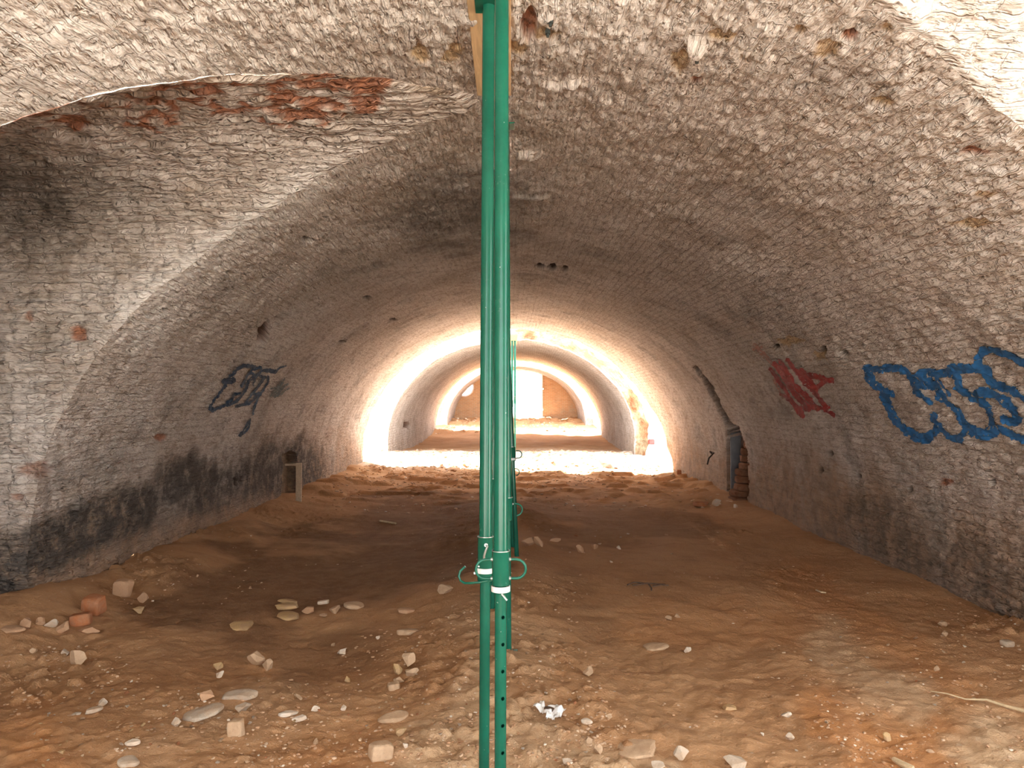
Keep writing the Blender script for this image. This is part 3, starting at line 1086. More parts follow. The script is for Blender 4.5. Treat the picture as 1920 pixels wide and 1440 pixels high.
def put_rock(name, label, cat, u, v, w, h, mat, kind='rock', flat=0.7, rot=None, seed=0, group=None, sink=0.25, dz=0.0, tilt=0.15):
    """w,h: size in the traced plane of what shows; stands on the ground at u, v (its foot)"""
    rng = np.random.default_rng(seed * 97 + int(u * 13 + v * 7))
    p, t = floor_pt(u, v)
    sx = w * p[1] / F / 2
    down = (1.6 - p[2]) / p[1]                        # slope at which it is looked down on
    hh = h * p[1] / F
    if kind == 'brick':
        V, Fs = brickish(rng)
    elif kind == 'slab':
        V, Fs = rock_verts(rng, 3, 8, 0.06, 1.0, 0.62)
        V[:, 2] = np.sign(V[:, 2]) * np.abs(V[:, 2]) ** 0.5
    else:
        V, Fs = rock_verts(rng, 3, 15, 0.07)
    sy = sx * rng.uniform(0.7, 0.95)
    if kind == 'slab':
        sz = max(0.012, 0.5 * flat * sx)
        sy = max(0.6 * sx, min(1.2 * sx, (hh - 1.2 * sz) / max(down, 0.15) / 2))
    else:
        sz = max(0.01, (hh - 2 * sy * down * 0.4) / 2 * 1.15)
        sz = min(max(sz, 0.35 * sx), 1.2 * sx)
    S = V * np.array([sx, sy, sz])
    me = mesh_np(name, S, Fs, None, None, False)
    o = link(name, me, mat)
    y = p[1] + sy * 0.6
    zz = float(floor_h(np.array([p[0]]), np.array([y]))[0])
    o.location = (p[0], y, zz + sz * (1 - sink) + dz)
    o.rotation_euler = (rng.uniform(-tilt, tilt), rng.uniform(-tilt, tilt), rng.uniform(-0.5, 0.5) if rot is None else rot)
    tag(o, label, cat, group)
    return o


R = put_rock
ST, BK, SB = 'stone', 'broken_brick', 'stone_slab'
# rubble at the foot of the left wall
R(BK, 'bright orange broken brick leaning at the foot of the left wall', 'brick', 170, 1152, 36, 34, M_BRICK, 'brick')
R(SB, 'square dull brown slab standing against the left wall behind the orange brick', 'slab', 227, 1118, 32, 30, M_CLOD, 'brick')
R(ST, 'rounded brown stone right of the square brown slab by the left wall', 'stone', 267, 1132, 24, 24, M_CLOD)
R(ST, 'ochre yellow stone at the left wall foot, right of the orange brick', 'stone', 258, 1151, 22, 16, M_OCHRE)
R(BK, 'dusty reddish brick fragment lying just below the bright orange brick', 'brick', 146, 1172, 36, 24, M_BRICK, 'brick', seed=3)
R(ST, 'dark hollowed reddish lump in front of the dusty brick fragments on the left', 'stone', 158, 1190, 40, 20, M_CLOD, seed=5)
R(ST, 'long reddish stone lying at far left against the wall foot', 'stone', 42, 1178, 36, 22, M_CLOD, seed=2, rot=-0.4)
R(ST, 'flat pinkish slab at the left frame edge below the wall', 'stone', 14, 1186, 50, 14, M_CLOD, 'slab', 0.3)
R(ST, 'grey pointed stone among the wall foot rubble on the far left', 'stone', 94, 1180, 28, 18, M_GREYST, seed=4)
R(ST, 'small brown upright stone beside the grey pointed stone on the far left', 'stone', 72, 1178, 18, 18, M_CLOD, seed=9)
R(ST, 'brown wedge stone between the grey pointed stone and the dusty brick', 'stone', 116, 1188, 26, 22, M_CLOD, seed=12)
R(ST, 'upright pale pink stone standing alone on the left of the dirt floor', 'stone', 144, 1246, 28, 44, M_TAN, seed=1)
R(ST, 'grey chip tucked behind the upright pale pink stone', 'stone', 120, 1232, 20, 14, M_GREYST, seed=6)
R(ST, 'small pale chip on top of the dark soil left of the upright pink stone', 'stone', 62, 1226, 16, 12, M_TAN)
R(ST, 'pale grey angular slab lying in the left foreground gravel', 'slab', 170, 1338, 34, 16, M_GREYST, 'slab', 0.5)
R(ST, 'grey triangular chip beside the pale grey angular slab in the left gravel', 'stone', 189, 1326, 18, 16, M_GREYST)
# left trough
R(SB, 'single flat ochre slab lying alone in the left trough', 'slab', 448, 1181, 46, 20, M_OCHRE, 'slab', 0.42, 0.1)
R(SB, 'lower front slab of the three flat ochre slabs piled in the left trough', 'slab', 538, 1165, 44, 20, M_OCHRE, 'slab', 0.45, 0.1)
R(SB, 'middle slab of the three flat ochre slabs piled in the left trough', 'slab', 535, 1151, 46, 14, M_OCHRE, 'slab', 0.4, 0.0, dz=0.035, seed=2)
R(SB, 'back slab of the three flat ochre slabs piled in the left trough', 'slab', 536, 1139, 38, 12, M_OCHRE, 'slab', 0.4, 0.05, dz=0.03, seed=3)
R(SB, 'flat tan slab at the right end of the stone row in the left trough', 'slab', 660, 1143, 38, 18, M_TAN, 'slab', 0.5, -0.2)
R(BK, 'small white brick lying in the dark left trough', 'brick', 605, 1133, 20, 7, M_WHITE, 'brick', rot=0.05)
R(ST, 'tan angular stone left of the flat tan slab in the trough row', 'stone', 625, 1150, 24, 16, M_TAN, seed=2)
R(ST, 'pale round stone in front of the trough row', 'stone', 607, 1158, 18, 10, M_TAN, seed=8)
R(ST, 'brown stone right of the three piled ochre slabs', 'stone', 578, 1150, 24, 14, M_CLOD, seed=8)
R(ST, 'cream oval pebble alone in the middle of the left trough', 'stone', 641, 1230, 20, 13, M_WHITE, seed=3)
R(ST, 'small tan pebble behind the cream oval pebble', 'stone', 625, 1213, 10, 7, M_TAN)
R(ST, 'tiny white chip on the slope between the left trough and the steel props', 'stone', 708, 1200, 8, 7, M_WHITE)
R(ST, 'long pinkish stone lying along the right bank of the left trough', 'stone', 763, 1191, 44, 16, M_TAN, 'slab', 0.5, 0.45)
R(ST, 'brownish flat stone on the right bank above the long pinkish stone', 'stone', 760, 1150, 34, 12, M_CLOD, 'slab', 0.5, 0.2)
R(ST, 'wide buried tan stone on the ridge left of the steel props', 'stone', 832, 1113, 36, 20, M_TAN, 'rock', sink=0.5)
R(ST, 'small upright brown stone in the middle of the left foreground dirt', 'stone', 651, 1280, 12, 14, M_OCHRE)
# pile left of the props
R(ST, 'top angular stone of the small pile left of the steel props', 'stone', 765, 1258, 26, 24, M_TAN, seed=1, dz=0.04)
R(ST, 'right hand wedge stone of the small pile left of the steel props', 'stone', 768, 1275, 28, 22, M_TAN, seed=2)
R(ST, 'curved left stone of the small pile left of the steel props', 'stone', 744, 1266, 18, 22, M_OCHRE, seed=3)
R(ST, 'lower pinkish stone of the small pile left of the steel props', 'stone', 746, 1281, 22, 14, M_TAN, seed=4)
R(ST, 'front block stone below the small pile left of the steel props', 'stone', 737, 1294, 22, 14, M_TAN, seed=5, kind='brick')
# left foreground big pieces
R(SB, 'large grey plaster slab with a bent outline in the left foreground', 'slab', 445, 1312, 66, 24, M_GREYST, 'slab', 0.4, 0.1)
R(SB, 'long grey plaster slab slanting down from the bent slab', 'slab', 375, 1350, 76, 34, M_GREYST, 'slab', 0.35, 0.5)
R(ST, 'round brown stone behind the grey plaster slabs', 'stone', 383, 1312, 34, 24, M_CLOD, seed=2)
R(ST, 'tall tan block stone standing in the left foreground gravel', 'stone', 441, 1380, 30, 32, M_TAN, kind='brick', seed=6)
R(ST, 'grey flat stone between the long slab and the tall tan block', 'stone', 450, 1336, 34, 22, M_GREYST, seed=7)
R(ST, 'grey stone left of the long grey plaster slab', 'stone', 328, 1362, 24, 20, M_GREYST, seed=8)
R(ST, 'long tan boulder on the bank in the left middle ground', 'stone', 472, 1248, 38, 30, M_TAN, seed=9, rot=0.6)
R(ST, 'rounded tan stone right of the long tan boulder', 'stone', 500, 1258, 24, 24, M_TAN, seed=10)
R(ST, 'brown egg shaped stone left of the long tan boulder', 'stone', 406, 1257, 20, 14, M_OCHRE, seed=11)
R(ST, 'white cracked chip below the brown egg shaped stone', 'stone', 411, 1270, 18, 14, M_WHITE, seed=12)
R(SB, 'flat pale slab at the bottom edge of the left foreground', 'slab', 236, 1438, 40, 24, M_GREYST, 'slab', 0.4)
R(SB, 'flat cream slab just behind the bottom left edge slab', 'slab', 246, 1398, 30, 14, M_WHITE, 'slab', 0.4)
R(ST, 'cream pebble in the bottom left corner dirt', 'stone', 112, 1416, 20, 12, M_OCHRE, seed=3)
R(ST, 'white flat chips heap centre stone, left of the ridge', 'stone', 540, 1345, 40, 14, M_WHITE, 'slab', 0.4, 0.6)
R(ST, 'white long chip in front of the flat white chips heap', 'stone', 560, 1352, 30, 12, M_WHITE, 'slab', 0.4, 0.7, seed=4)
R(ST, 'cream pebble right of the flat white chips heap', 'stone', 590, 1334, 16, 12, M_WHITE, seed=6)
R(ST, 'pale pebble alone below the left trough, right of the white chips', 'stone', 644, 1333, 14, 11, M_WHITE, seed=7)
R(ST, 'tan oval stone behind the white chips heap', 'stone', 558, 1312, 20, 11, M_TAN, seed=8)
R(BK, 'large pale broken brick in the foreground left of the steel props', 'brick', 712, 1424, 42, 34, M_TAN, 'brick', rot=0.5)
R(ST, 'round ochre stone behind the large pale broken brick', 'stone', 748, 1380, 26, 20, M_OCHRE, seed=4)
R(SB, 'half buried tan slab on the slope behind the round ochre stone', 'slab', 735, 1352, 60, 22, M_TAN, 'slab', 0.35, 0.4, sink=0.5)
R(ST, 'small white chip right of the large pale broken brick', 'stone', 760, 1403, 11, 9, M_WHITE, seed=5)
R(ST, 'pale pointed chip in the dirt left of the large pale broken brick', 'stone', 592, 1398, 12, 14, M_TAN, seed=6)
R(ST, 'pale round stone touching the left steel prop near the bottom', 'stone', 879, 1348, 16, 13, M_TAN, seed=7)
# right foreground
R(ST, 'big cream boulder half buried at the bottom edge right of the props', 'stone', 1380, 1444, 44, 28, M_GREYST, seed=3)
R(ST, 'angular cream rock at the bottom edge left of the big cream boulder', 'stone', 1277, 1432, 32, 34, M_GREYST, seed=4)
R(ST, 'cream rock cut by the bottom edge of the frame', 'stone', 1238, 1446, 30, 20, M_WHITE, seed=5)
R(SB, 'wide flat sandy slab in the right foreground, before the angular cream rock', 'slab', 1198, 1418, 90, 38, M_TAN, 'slab', 0.22, 0.1, sink=0.5)
R(ST, 'long upright pinkish stone left of the wide sandy slab', 'stone', 1120, 1402, 20, 28, M_TAN, seed=6)
R(ST, 'rounded tan stone behind the long upright pinkish stone', 'stone', 1103, 1398, 16, 18, M_TAN, seed=7)
R(ST, 'tan stone at the bottom edge right of the steel props', 'stone', 1062, 1440, 22, 20, M_GREYST, seed=8)
R(ST, 'white chip on the ridge right of the crumpled white scrap', 'stone', 1101, 1358, 22, 10, M_WHITE, 'slab', 0.4, -0.3)
R(ST, 'two lobed tan stone on the edge of the ridge right of the props', 'stone', 1106, 1268, 26, 20, M_TAN, seed=9)
R(ST, 'round stone on the ridge edge below the two lobed stone', 'stone', 1143, 1350, 16, 12, M_TAN, seed=10)
R(ST, 'cream upright stone alone on the right floor beside a dark streak', 'stone', 1291, 1225, 16, 14, M_WHITE, seed=11)
R(ST, 'buried flat tan stone left of the cream upright stone', 'stone', 1232, 1220, 50, 18, M_TAN, 'slab', 0.3, -0.3, sink=0.6)
R(ST, 'ochre leaf shaped stone in the right foreground', 'stone', 1371, 1333, 28, 17, M_OCHRE, 'slab', 0.6, -0.5)
R(ST, 'round ochre stone standing on the orange soil at right', 'stone', 1665, 1392, 18, 19, M_OCHRE, seed=12)
R(ST, 'grey cream stone on the right foreground bank', 'stone', 1483, 1390, 17, 17, M_GREYST, seed=13)
R(ST, 'small white chip in the right foreground centre', 'stone', 1431, 1381, 8, 6, M_WHITE, seed=14)
R(ST, 'tan oval pebble right of the round ochre stone', 'stone', 1746, 1412, 17, 9, M_TAN, seed=15)
R(ST, 'tan pebble near the right frame edge below the straw', 'stone', 1801, 1402, 12, 8, M_TAN, seed=16)
R(ST, 'white plaster lump on the reddish bank at right', 'stone', 1478, 1350, 24, 14, M_WHITE, seed=17)
R(ST, 'cream block by the foot of the right wall at the frame edge', 'stone', 1892, 1213, 20, 12, M_GREYST, kind='brick', seed=18)
R(ST, 'round tan stone on the bank below the right wall', 'stone', 1772, 1193, 13, 11, M_TAN, seed=19)
R(ST, 'pink round stone on the red soil bank at right', 'stone', 1759, 1260, 13, 11, M_TAN, seed=20)
R(ST, 'pointed pale stone at the foot of the right wall bank', 'stone', 1768, 1174, 22, 12, M_TAN, seed=21)
R(ST, 'brown stone pair partner in the middle of the right floor, left one', 'stone', 1255, 1163, 15, 13, M_TAN, seed=22)
R(ST, 'brown stone pair partner in the middle of the right floor, right one', 'stone', 1271, 1160, 12, 9, M_TAN, seed=23)
R(ST, 'white pebble on the dark right floor behind the clods', 'stone', 1160, 1030, 10, 7, M_WHITE, seed=24)
R(ST, 'wide brown clod behind the green loop of the front prop', 'stone', 992, 1026, 30, 18, M_CLOD, seed=25)
R(ST, 'angular brown clod right of the black back props', 'stone', 1010, 1024, 18, 20, M_CLOD, seed=26)
R(ST, 'left large clod of the clod group on the right floor', 'stone', 1088, 1036, 14, 16, M_CLOD, seed=27)
R(ST, 'middle large clod of the clod group on the right floor', 'stone', 1115, 1030, 16, 12, M_CLOD, seed=28)
R(ST, 'flat brown stone behind the clod group on the right floor', 'stone', 1040, 1016, 24, 10, M_CLOD, seed=29)
# far floor and gap
R(BK, 'upright brick stub at the right wall foot in the bright gap', 'brick', 1274, 896, 8, 14, M_BRICK, 'brick')
R(ST, 'pale stone beside the brick stub in the bright gap', 'stone', 1262, 896, 10, 8, M_TAN, seed=2)
R(ST, 'dark red brick row stump on the floor before the right wall slot', 'stone', 1318, 950, 34, 10, M_BRICK, 'slab', 0.6)
R(ST, 'pale broken stone at the left foot of the right wall slot', 'stone', 1345, 950, 16, 18, M_GREYST, seed=31)
R(ST, 'small white stone lying inside the foot of the right wall slot', 'stone', 1380, 952, 8, 7, M_WHITE, seed=32)

# many small stones nobody would tell apart: copies of a few
rng = np.random.default_rng(5)
protos = []
pm = [M_TAN, M_WHITE, M_CLOD, M_GREYST, M_TAN, M_OCHRE, M_CLOD, M_TAN, M_GREYST, M_BRICK]
for k in range(10):
    V, Fs = rock_verts(np.random.default_rng(200 + k), 2, 8, 0.12)
    V = V * np.array([1, 0.75, 0.5])
    me = mesh_np('pebble', V, Fs, None, None, False)
    me.materials.append(pm[k])
    protos.append(me)
zones = [((60, 500), (1290, 1436), 110, 'small pale rubble stone in the left foreground scatter', 'rubble stones in the left foreground', (5, 14)),
         ((520, 690), (1290, 1380), 25, 'small white chip on the slope below the left trough', 'chips on the slope below the left trough', (5, 11)),
         ((690, 890), (1290, 1436), 40, 'small tan stone on the ridge beside the props', 'stones on the ridge left of the props', (5, 12)),
         ((965, 1160), (1180, 1436), 45, 'small tan stone on the ridge right of the props', 'stones on the ridge right of the props', (5, 13)),
         ((1050, 1260), (1000, 1130), 22, 'small brown clod on the dim right floor', 'clods on the dim right floor', (5, 10)),
         ((1560, 1900), (1160, 1330), 40, 'small reddish clod on the bank below the right wall', 'clods on the right bank', (5, 12)),
         ((1300, 1640), (1330, 1436), 22, 'small stone on the right foreground dirt', 'stones on the right foreground', (4, 10))]
for (u0, u1), (v0, v1), cnt, lab, grp, (s0, s1) in zones:
    for i in range(cnt):
        u, v = rng.uniform(u0, u1), rng.uniform(v0, v1)
        p, t = floor_pt(u, v)
        k = int(rng.integers(0, 10))
        o = bpy.data.objects.new('pebble', protos[k])
        COL.objects.link(o)
        s = rng.uniform(s0, s1) * (0.6 + 0.4 * rng.random()) * p[1] / F / 2
        o.scale = (s, s, s)
        o.location = (p[0], p[1], p[2] + s * 0.28)
        o.rotation_euler = (rng.uniform(-.3, .3), rng.uniform(-.3, .3), rng.uniform(0, 6.28))
        tag(o, lab, 'stone', grp)


def gravel():
    V0, F0 = ICO[1]
    r = np.random.default_rng(11)
    Vs, Fs, Cs, off = [], [], [], 0
    bases = [rock_verts(np.random.default_rng(400 + k), 1, 5, 0.1)[0] * np.array([1, 0.8, 0.55]) for k in range(8)]
    n = 8500
    u = r.uniform(-50, 1970, n); v = 985 + (1470 - 985) * r.random(n) ** 0.8
    d = np.stack([ray(a, b_) for a, b_ in zip(u, v)])
    t = (0.03 - 1.6) / d[:, 2]
    for _ in range(6):
        p = CAM + d * t[:, None]
        t = t + 0.8 * ((floor_h(p[:, 0], p[:, 1]) - 1.6) / d[:, 2] - t)
    p = CAM + d * t[:, None]
    dens = fbm(p * np.array([1, 1, 0]), 0.9, 3, 63) + 0.5 * (np.abs(p[:, 0]) > 2.3) + 0.45 * (np.abs(p[:, 0] + 0.1) < 0.6) + 0.6 * ((p[:, 0] < -0.8) & (p[:, 1] < 4.6)) - 0.5 * ((p[:, 0] > 0.6) & (p[:, 0] < 2.2))
    for i in range(n):
        if abs(p[i, 0]) > 3.55 or dens[i] < r.uniform(-0.1, 1.0):
            continue
        s = r.uniform(0.0025, 0.009) * (1 + 0.10 * p[i, 1])
        a = r.uniform(0, 6.28)
        c, q = math.cos(a), math.sin(a)
        B_ = bases[int(r.integers(0, 8))] @ np.array([[c, q, 0], [-q, c, 0], [0, 0, 1]])
        Vs.append(B_ * s + np.array([p[i, 0], p[i, 1], float(p[i, 2]) + 0 * s]))
        Fs.append(F0 + off); off += len(V0)
    # heavier rubble in the bright gaps
    for i in range(3600):
        y = r.choice([r.uniform(17.5, 25), r.uniform(33, 44), r.uniform(11.5, 18.5), r.uniform(14.5, 18)]); x = r.uniform(-3.4, 3.4)
        s = r.uniform(0.012, 0.07) * (1 + 0.5 * (y > 30)) * (0.6 if y < 17.5 else 1.0)
        a = r.uniform(0, 6.28); c, q = math.cos(a), math.sin(a)
        B_ = bases[int(r.integers(0, 8))] @ np.array([[c, q, 0], [-q, c, 0], [0, 0, 1]])
        z = float(floor_h(np.array([x]), np.array([y]))[0])
        Vs.append(B_ * s + np.array([x, y, z]))
        Fs.append(F0 + off); off += len(V0)
    me = mesh_np('gravel', np.concatenate(Vs), np.concatenate(Fs), None, None, False)
    b = NT('gravel_mix')
    isl = b.n('ShaderNodeNewGeometry').outputs['Random Per Island']
    c = b.mix(b.ramp(isl, 0.3, 0.9, False), (0.47, 0.27, 0.145), (0.58, 0.41, 0.27))
    c = b.mix(b.ramp(isl, 0.96, 0.97, False), c, (0.74, 0.64, 0.52))
    b.set(b.p.inputs['Base Color'], c)
    b.p.inputs['Roughness'].default_value = 0.95
    o = link('gravel', me, b.m)
    tag(o, 'loose fine gravel and crumbs of plaster strewn over the dirt floor', 'gravel', kind='stuff')


gravel()


# ------------------------------------------------------------------ steel props
def fix_normals(me):
    bm = bmesh.new(); bm.from_mesh(me)
    bmesh.ops.recalc_face_normals(bm, faces=bm.faces)
    bm.to_mesh(me); bm.free()


def prop(label, x, y, lean=(0, 0), ztop=3.30, sleeve=(0.895, 1.026), r_out=0.0272, r_in=0.0225, r_sl=0.0336,
         loops=(0, math.pi), loop_open=False, holes=False, pin=True, band=None, plate_w=0.12, zfoot=None, dark=False, plate=True, hole_a=0.0, band_tail=True, low=None):
    zf = float(floor_h(np.array([x]), np.array([y]))[0]) - 0.035 if zfoot is None else zfoot
    root = empty('steel_prop', (x, y, 0))
    tag(root, label, 'steel prop')
    L = ztop - zf
    root.rotation_euler = (-lean[1], lean[0], 0)
    # inner tube with punched holes, below the sleeve
    mat = M_GREEN
    a = sleeve[0] - 0.02
    m = MB()
    m.lathe([(r_in, zf), (r_in, sleeve[1] - 0.01), (r_in - 0.004, sleeve[1] - 0.01), (r_in - 0.004, zf)], 40)
    it = m.build('inner_tube', mat, root, True)
    if holes:
        cut = MB()
        z = 0.777
        k = 0
        while z > zf + 0.05:
            an = -math.pi / 2 + hole_a
            dx, dy = math.cos(an), math.sin(an)
            k += 1
            cut.tube([(dx * (r_in - 0.012), dy * (r_in - 0.012), z), (dx * (r_in + 0.01), dy * (r_in + 0.01), z)], 0.0072, 16)
            z -= 0.1016
        co = link('cut', cut.mesh('cut'), None, root)
        fix_normals(co.data); fix_normals(it.data)
        bo = it.modifiers.new('holes', 'BOOLEAN')
        bo.object = co; bo.operation = 'DIFFERENCE'; bo.solver = 'EXACT'
        bpy.context.view_layer.update()
        dg = bpy.context.evaluated_depsgraph_get()
        me2 = bpy.data.meshes.new_from_object(it.evaluated_get(dg))
        it.modifiers.clear()
        it.data = me2
        bpy.data.objects.remove(co)
        me2.polygons.foreach_set('use_smooth', [True] * len(me2.polygons))
        me2.set_sharp_from_angle(angle=math.radians(35))
    m = MB()
    m.lathe([(r_out, sleeve[0] + 0.03), (r_out, ztop - 0.008), (r_out - 0.003, ztop - 0.008), (r_out - 0.003, sleeve[0] + 0.03)], 40)
    m.build('outer_tube', mat, root, True)
    m = MB()
    z0, z1 = sleeve
    m.lathe([(r_sl - 0.002, z0), (r_sl, z0 + 0.002), (r_sl, z1 - 0.003), (r_sl + 0.0008, z1 - 0.002), (r_sl + 0.0008, z1 + 0.001), (r_out + 0.0005, z1 + 0.001), (r_in + 0.0006, z0)], 44)
    sl = m.build('sleeve', mat, root, True)
    m = MB()
    m.lathe([(r_sl + 0.0014, z1 - 0.0015), (r_sl + 0.0014, z1 + 0.0015), (r_sl - 0.001, z1 + 0.0018), (r_sl - 0.001, z1 - 0.0018)], 44)
    m.build('rim', M_STEEL, sl, True)
    # loop handles
    for an in loops:
        m = MB()
        dx, dy = math.cos(an), math.sin(an)
        zt, zb = z0 + 0.098, z0 + 0.026
        zc, hr = (zt + zb) / 2, (zt - zb) / 2
        pts = [(r_sl - 0.003, zt), (r_sl + 0.022, zt)]
        for i in range(9):
            t = math.pi / 2 - math.pi * i / 8
            pts.append((r_sl + 0.026 + 0.036 * math.cos(t), zc + hr * math.sin(t)))
        if not loop_open:
            pts += [(r_sl + 0.022, zb), (r_sl - 0.003, zb)]
        m.tube([(dx * r, dy * r, z) for r, z in pts], 0.0052, 10)
        lp = m.build('loop_handle', mat, sl, True)
        w = MB()
        for zz in ((zt, zb) if not loop_open else (zt,)):
            w.tube([(dx * (r_sl - 0.004), dy * (r_sl - 0.004), zz), (dx * (r_sl + 0.006), dy * (r_sl + 0.006), zz)], [0.0095, 0.0055], 10)
        w.build('weld', M_STEEL, sl, True)
    if pin:
        m = MB()
        m.tube([(0.004, -r_sl - 0.006, z1 - 0.03), (0.010, -r_sl - 0.012, z1 - 0.034), (0.003, -r_sl - 0.013, z1 - 0.05), (-0.004, -r_sl - 0.008, z1 - 0.075), (-0.004, -r_sl - 0.003, z1 - 0.09)], 0.005, 10)
        m.tube([(0.004, -r_sl + 0.004, z1 - 0.03), (0.004, -r_sl - 0.010, z1 - 0.03)], 0.008, 10)
        m.build('lock_pin', M_STEEL, root, True)
    if band is not None:
        zb0, rb = band
        m = MB()
        m.lathe([(rb, zb0 - 0.011), (rb + 0.0025, zb0 - 0.010), (rb + 0.0025, zb0 + 0.010), (rb, zb0 + 0.011)], 40)
        bd = m.build('white_band', M_BAND, root, True)
        bd['label'] = 'white plastic tie band'
        if band_tail:
            m = MB()
            m.tube([(0.004, -rb - 0.004, zb0 - 0.012), (0.014, -rb - 0.010, zb0 - 0.022), (0.024, -rb - 0.012, zb0 - 0.034)], 0.004, 8)
            m.build('band_tail', M_STEEL, bd, True)
    for zz, nm in ((zf, 'foot_plate'), (ztop - 0.008, 'head_plate')):
        m = MB()
        m.box((0, 0, zz + 0.004), (plate_w, plate_w, 0.008))
        m.build(nm, mat, root, bevel=0.002)
    return root


def px_x(u, y):
    return (u - 958.0) * y / F


# the two in front
p1 = prop('front green steel prop with two loop handles and holes in its lower tube',
          px_x(938.3, 2.95), 2.95, lean=(0.0016, 0), ztop=3.312, sleeve=(0.895, 1.026), loops=(-0.06, math.pi + 0.16), holes=True,
          pin=False, band=(0.882, 0.0336), hole_a=0.42)
p2 = prop('green adjustable steel prop with an open hook handle, just left of the front prop',
          px_x(908.0, 3.30), 3.30, lean=(0.0055, 0), ztop=3.312, sleeve=(0.83, 1.018), loops=(), holes=False,
          pin=True, band=(0.875, 0.0345), band_tail=False)
# hook of the second prop
m = MB()
hk = [(0.01, -0.038, 0.838), (-0.02, -0.040, 0.832), (-0.06, -0.03, 0.826), (-0.085, -0.02, 0.823), (-0.105, -0.012, 0.832), (-0.112, -0.01, 0.850), (-0.106, -0.01, 0.872), (-0.085, -0.01, 0.892)]
m.tube(hk, 0.0052, 10)
m.build('hook_handle', M_GREEN, p2, True)
m = MB()
m.tube([(-0.02, -0.02, 0.868), (-0.048, -0.025, 0.866)], 0.005, 8)
m.tube([(-0.02, -0.02, 0.893), (-0.040, -0.025, 0.897)], 0.0035, 8)
m.build('band_end', M_BAND, p2, True)
# the row going back behind them
prop('green prop third in the row, its foot showing right behind the front prop', px_x(952.5, 4.76), 4.76, lean=(-0.006, 0), ztop=3.31, sleeve=(0.86, 1.0), loops=(0.2,), loop_open=True, pin=False)
prop('dark green prop fourth in the row, seen in the slit between the two front props', px_x(922.5, 5.7), 5.7, lean=(0.012, 0), ztop=3.30, sleeve=(0.87, 1.02), loops=(0.4,), pin=False)
prop('dark prop leaning left behind the front pair, its foot farther right', px_x(969.5, 7.6), 7.6, lean=(-0.045, 0), ztop=3.30, sleeve=(1.0, 1.14), loops=(0.1,), pin=False, band=(1.02, 0.0345), band_tail=False)
prop('dark prop close beside the leaning one, on its left', px_x(962.0, 8.1), 8.1, lean=(-0.035, 0), ztop=3.30, sleeve=(0.78, 0.92), loops=(0.0,), loop_open=True, pin=False)
prop('far green prop under the board in the first bright gap, left of its pair', px_x(960.2, 21.0), 21.0, ztop=3.22, sleeve=(1.4, 1.6), pin=False, loops=(), plate_w=0.07)
prop('far green prop under the board in the first bright gap, right of its pair', px_x(965.6, 21.0), 21.0, ztop=3.22, sleeve=(1.5, 1.7), pin=False, loops=(), plate_w=0.07)


def plank(name, label, x0, x1, y0, y1, z0, z1, mat):
    m = MB()
    m.box(((x0 + x1) / 2, (y0 + y1) / 2, (z0 + z1) / 2), (x1 - x0, y1 - y0, z1 - z0))
    o = m.build(name, mat, bevel=0.004)
    tag(o, label, 'board')
    return o


plank('head_board', 'pine board wedged against the vault crown above the two front props', -0.19, 0.0, 2.5, 4.3, 3.312, 3.345, M_WOOD)
plank('head_board', 'short pine board over the far pair of props in the bright gap', -0.06, 0.17, 19.4, 22.8, 3.22, 3.27, M_WOOD)


# ------------------------------------------------------------------ graffiti: paint lying on the brick
def graffiti(name, label, side, strokes, mat, off=0.008, step=0.008, speck=0.25, pad=18, seed=1):
    us = [p[0] for s, w in strokes for p in s]; vs = [p[1] for s, w in strokes for p in s]
    # range on the wall
    S, Ys = [], []
    for u in np.linspace(min(us) - pad, max(us) + pad, 9):
        for v in np.linspace(min(vs) - pad, max(vs) + pad, 9):
            d = ray(u, v)
            # march to the vault
            t = np.linspace(1, 30, 6000)
            Q = CAM + d[None, :] * t[:, None]
            ins = np.abs(Q[:, 0]) < xmain(Q[:, 2])
            k = int(np.argmin(ins)) if not ins.all() else len(t) - 1
            q = Q[k]
            Ys.append(q[1])
            if q[2] >= ZS:
                S.append(np.interp(math.acos(min(1, (q[2] - ZS) / B)), _tt, _es))
            else:
                S.append(SQ + ZS - q[2])
    sr = np.arange(min(S), max(S), step); yr = np.arange(min(Ys), max(Ys), step)
    SS, YY = np.meshgrid(sr, yr, indexing='ij')
    x, z, nx, nz = prof(SS)
    P0 = np.stack([side * x, YY, z], -1)
    u, v = proj(P0)
    wob = fbm(P0, 0.06, 3, 7 + seed)
    msk = np.zeros(u.shape, bool)
    for s, w in strokes:
        d = segdist(u, v, s)
        msk |= (d + 0.12 * w * wob) < w / 2
    sp = fbm(P0, 0.02, 2, 9 + seed)
    msk &= sp > -0.9 + speck
    P, _, _ = main_surface(side, SS, YY)
    N = np.stack([side * nx, np.zeros_like(x), nz], -1)
    P = P + N * off
    q = grid_faces(*SS.shape, flip=side > 0)
    keep = msk.ravel()[q].sum(1) >= 2
    q = q[keep]
    used = np.unique(q)
    remap = np.full(SS.size, -1); remap[used] = np.arange(len(used))
    me = mesh_np(name, P.reshape(-1, 3)[used], remap[q])
    o = link(name, me, mat)
    tag(o, label, 'graffiti')
    return o


def z7(pts):
    return [(1400 + a / 3.692, 620 + b_ / 3.692) for a, b_ in pts]


def z6(pts):
    return [(370 + a / 3.789, 580 + b_ / 3.789) for a, b_ in pts]


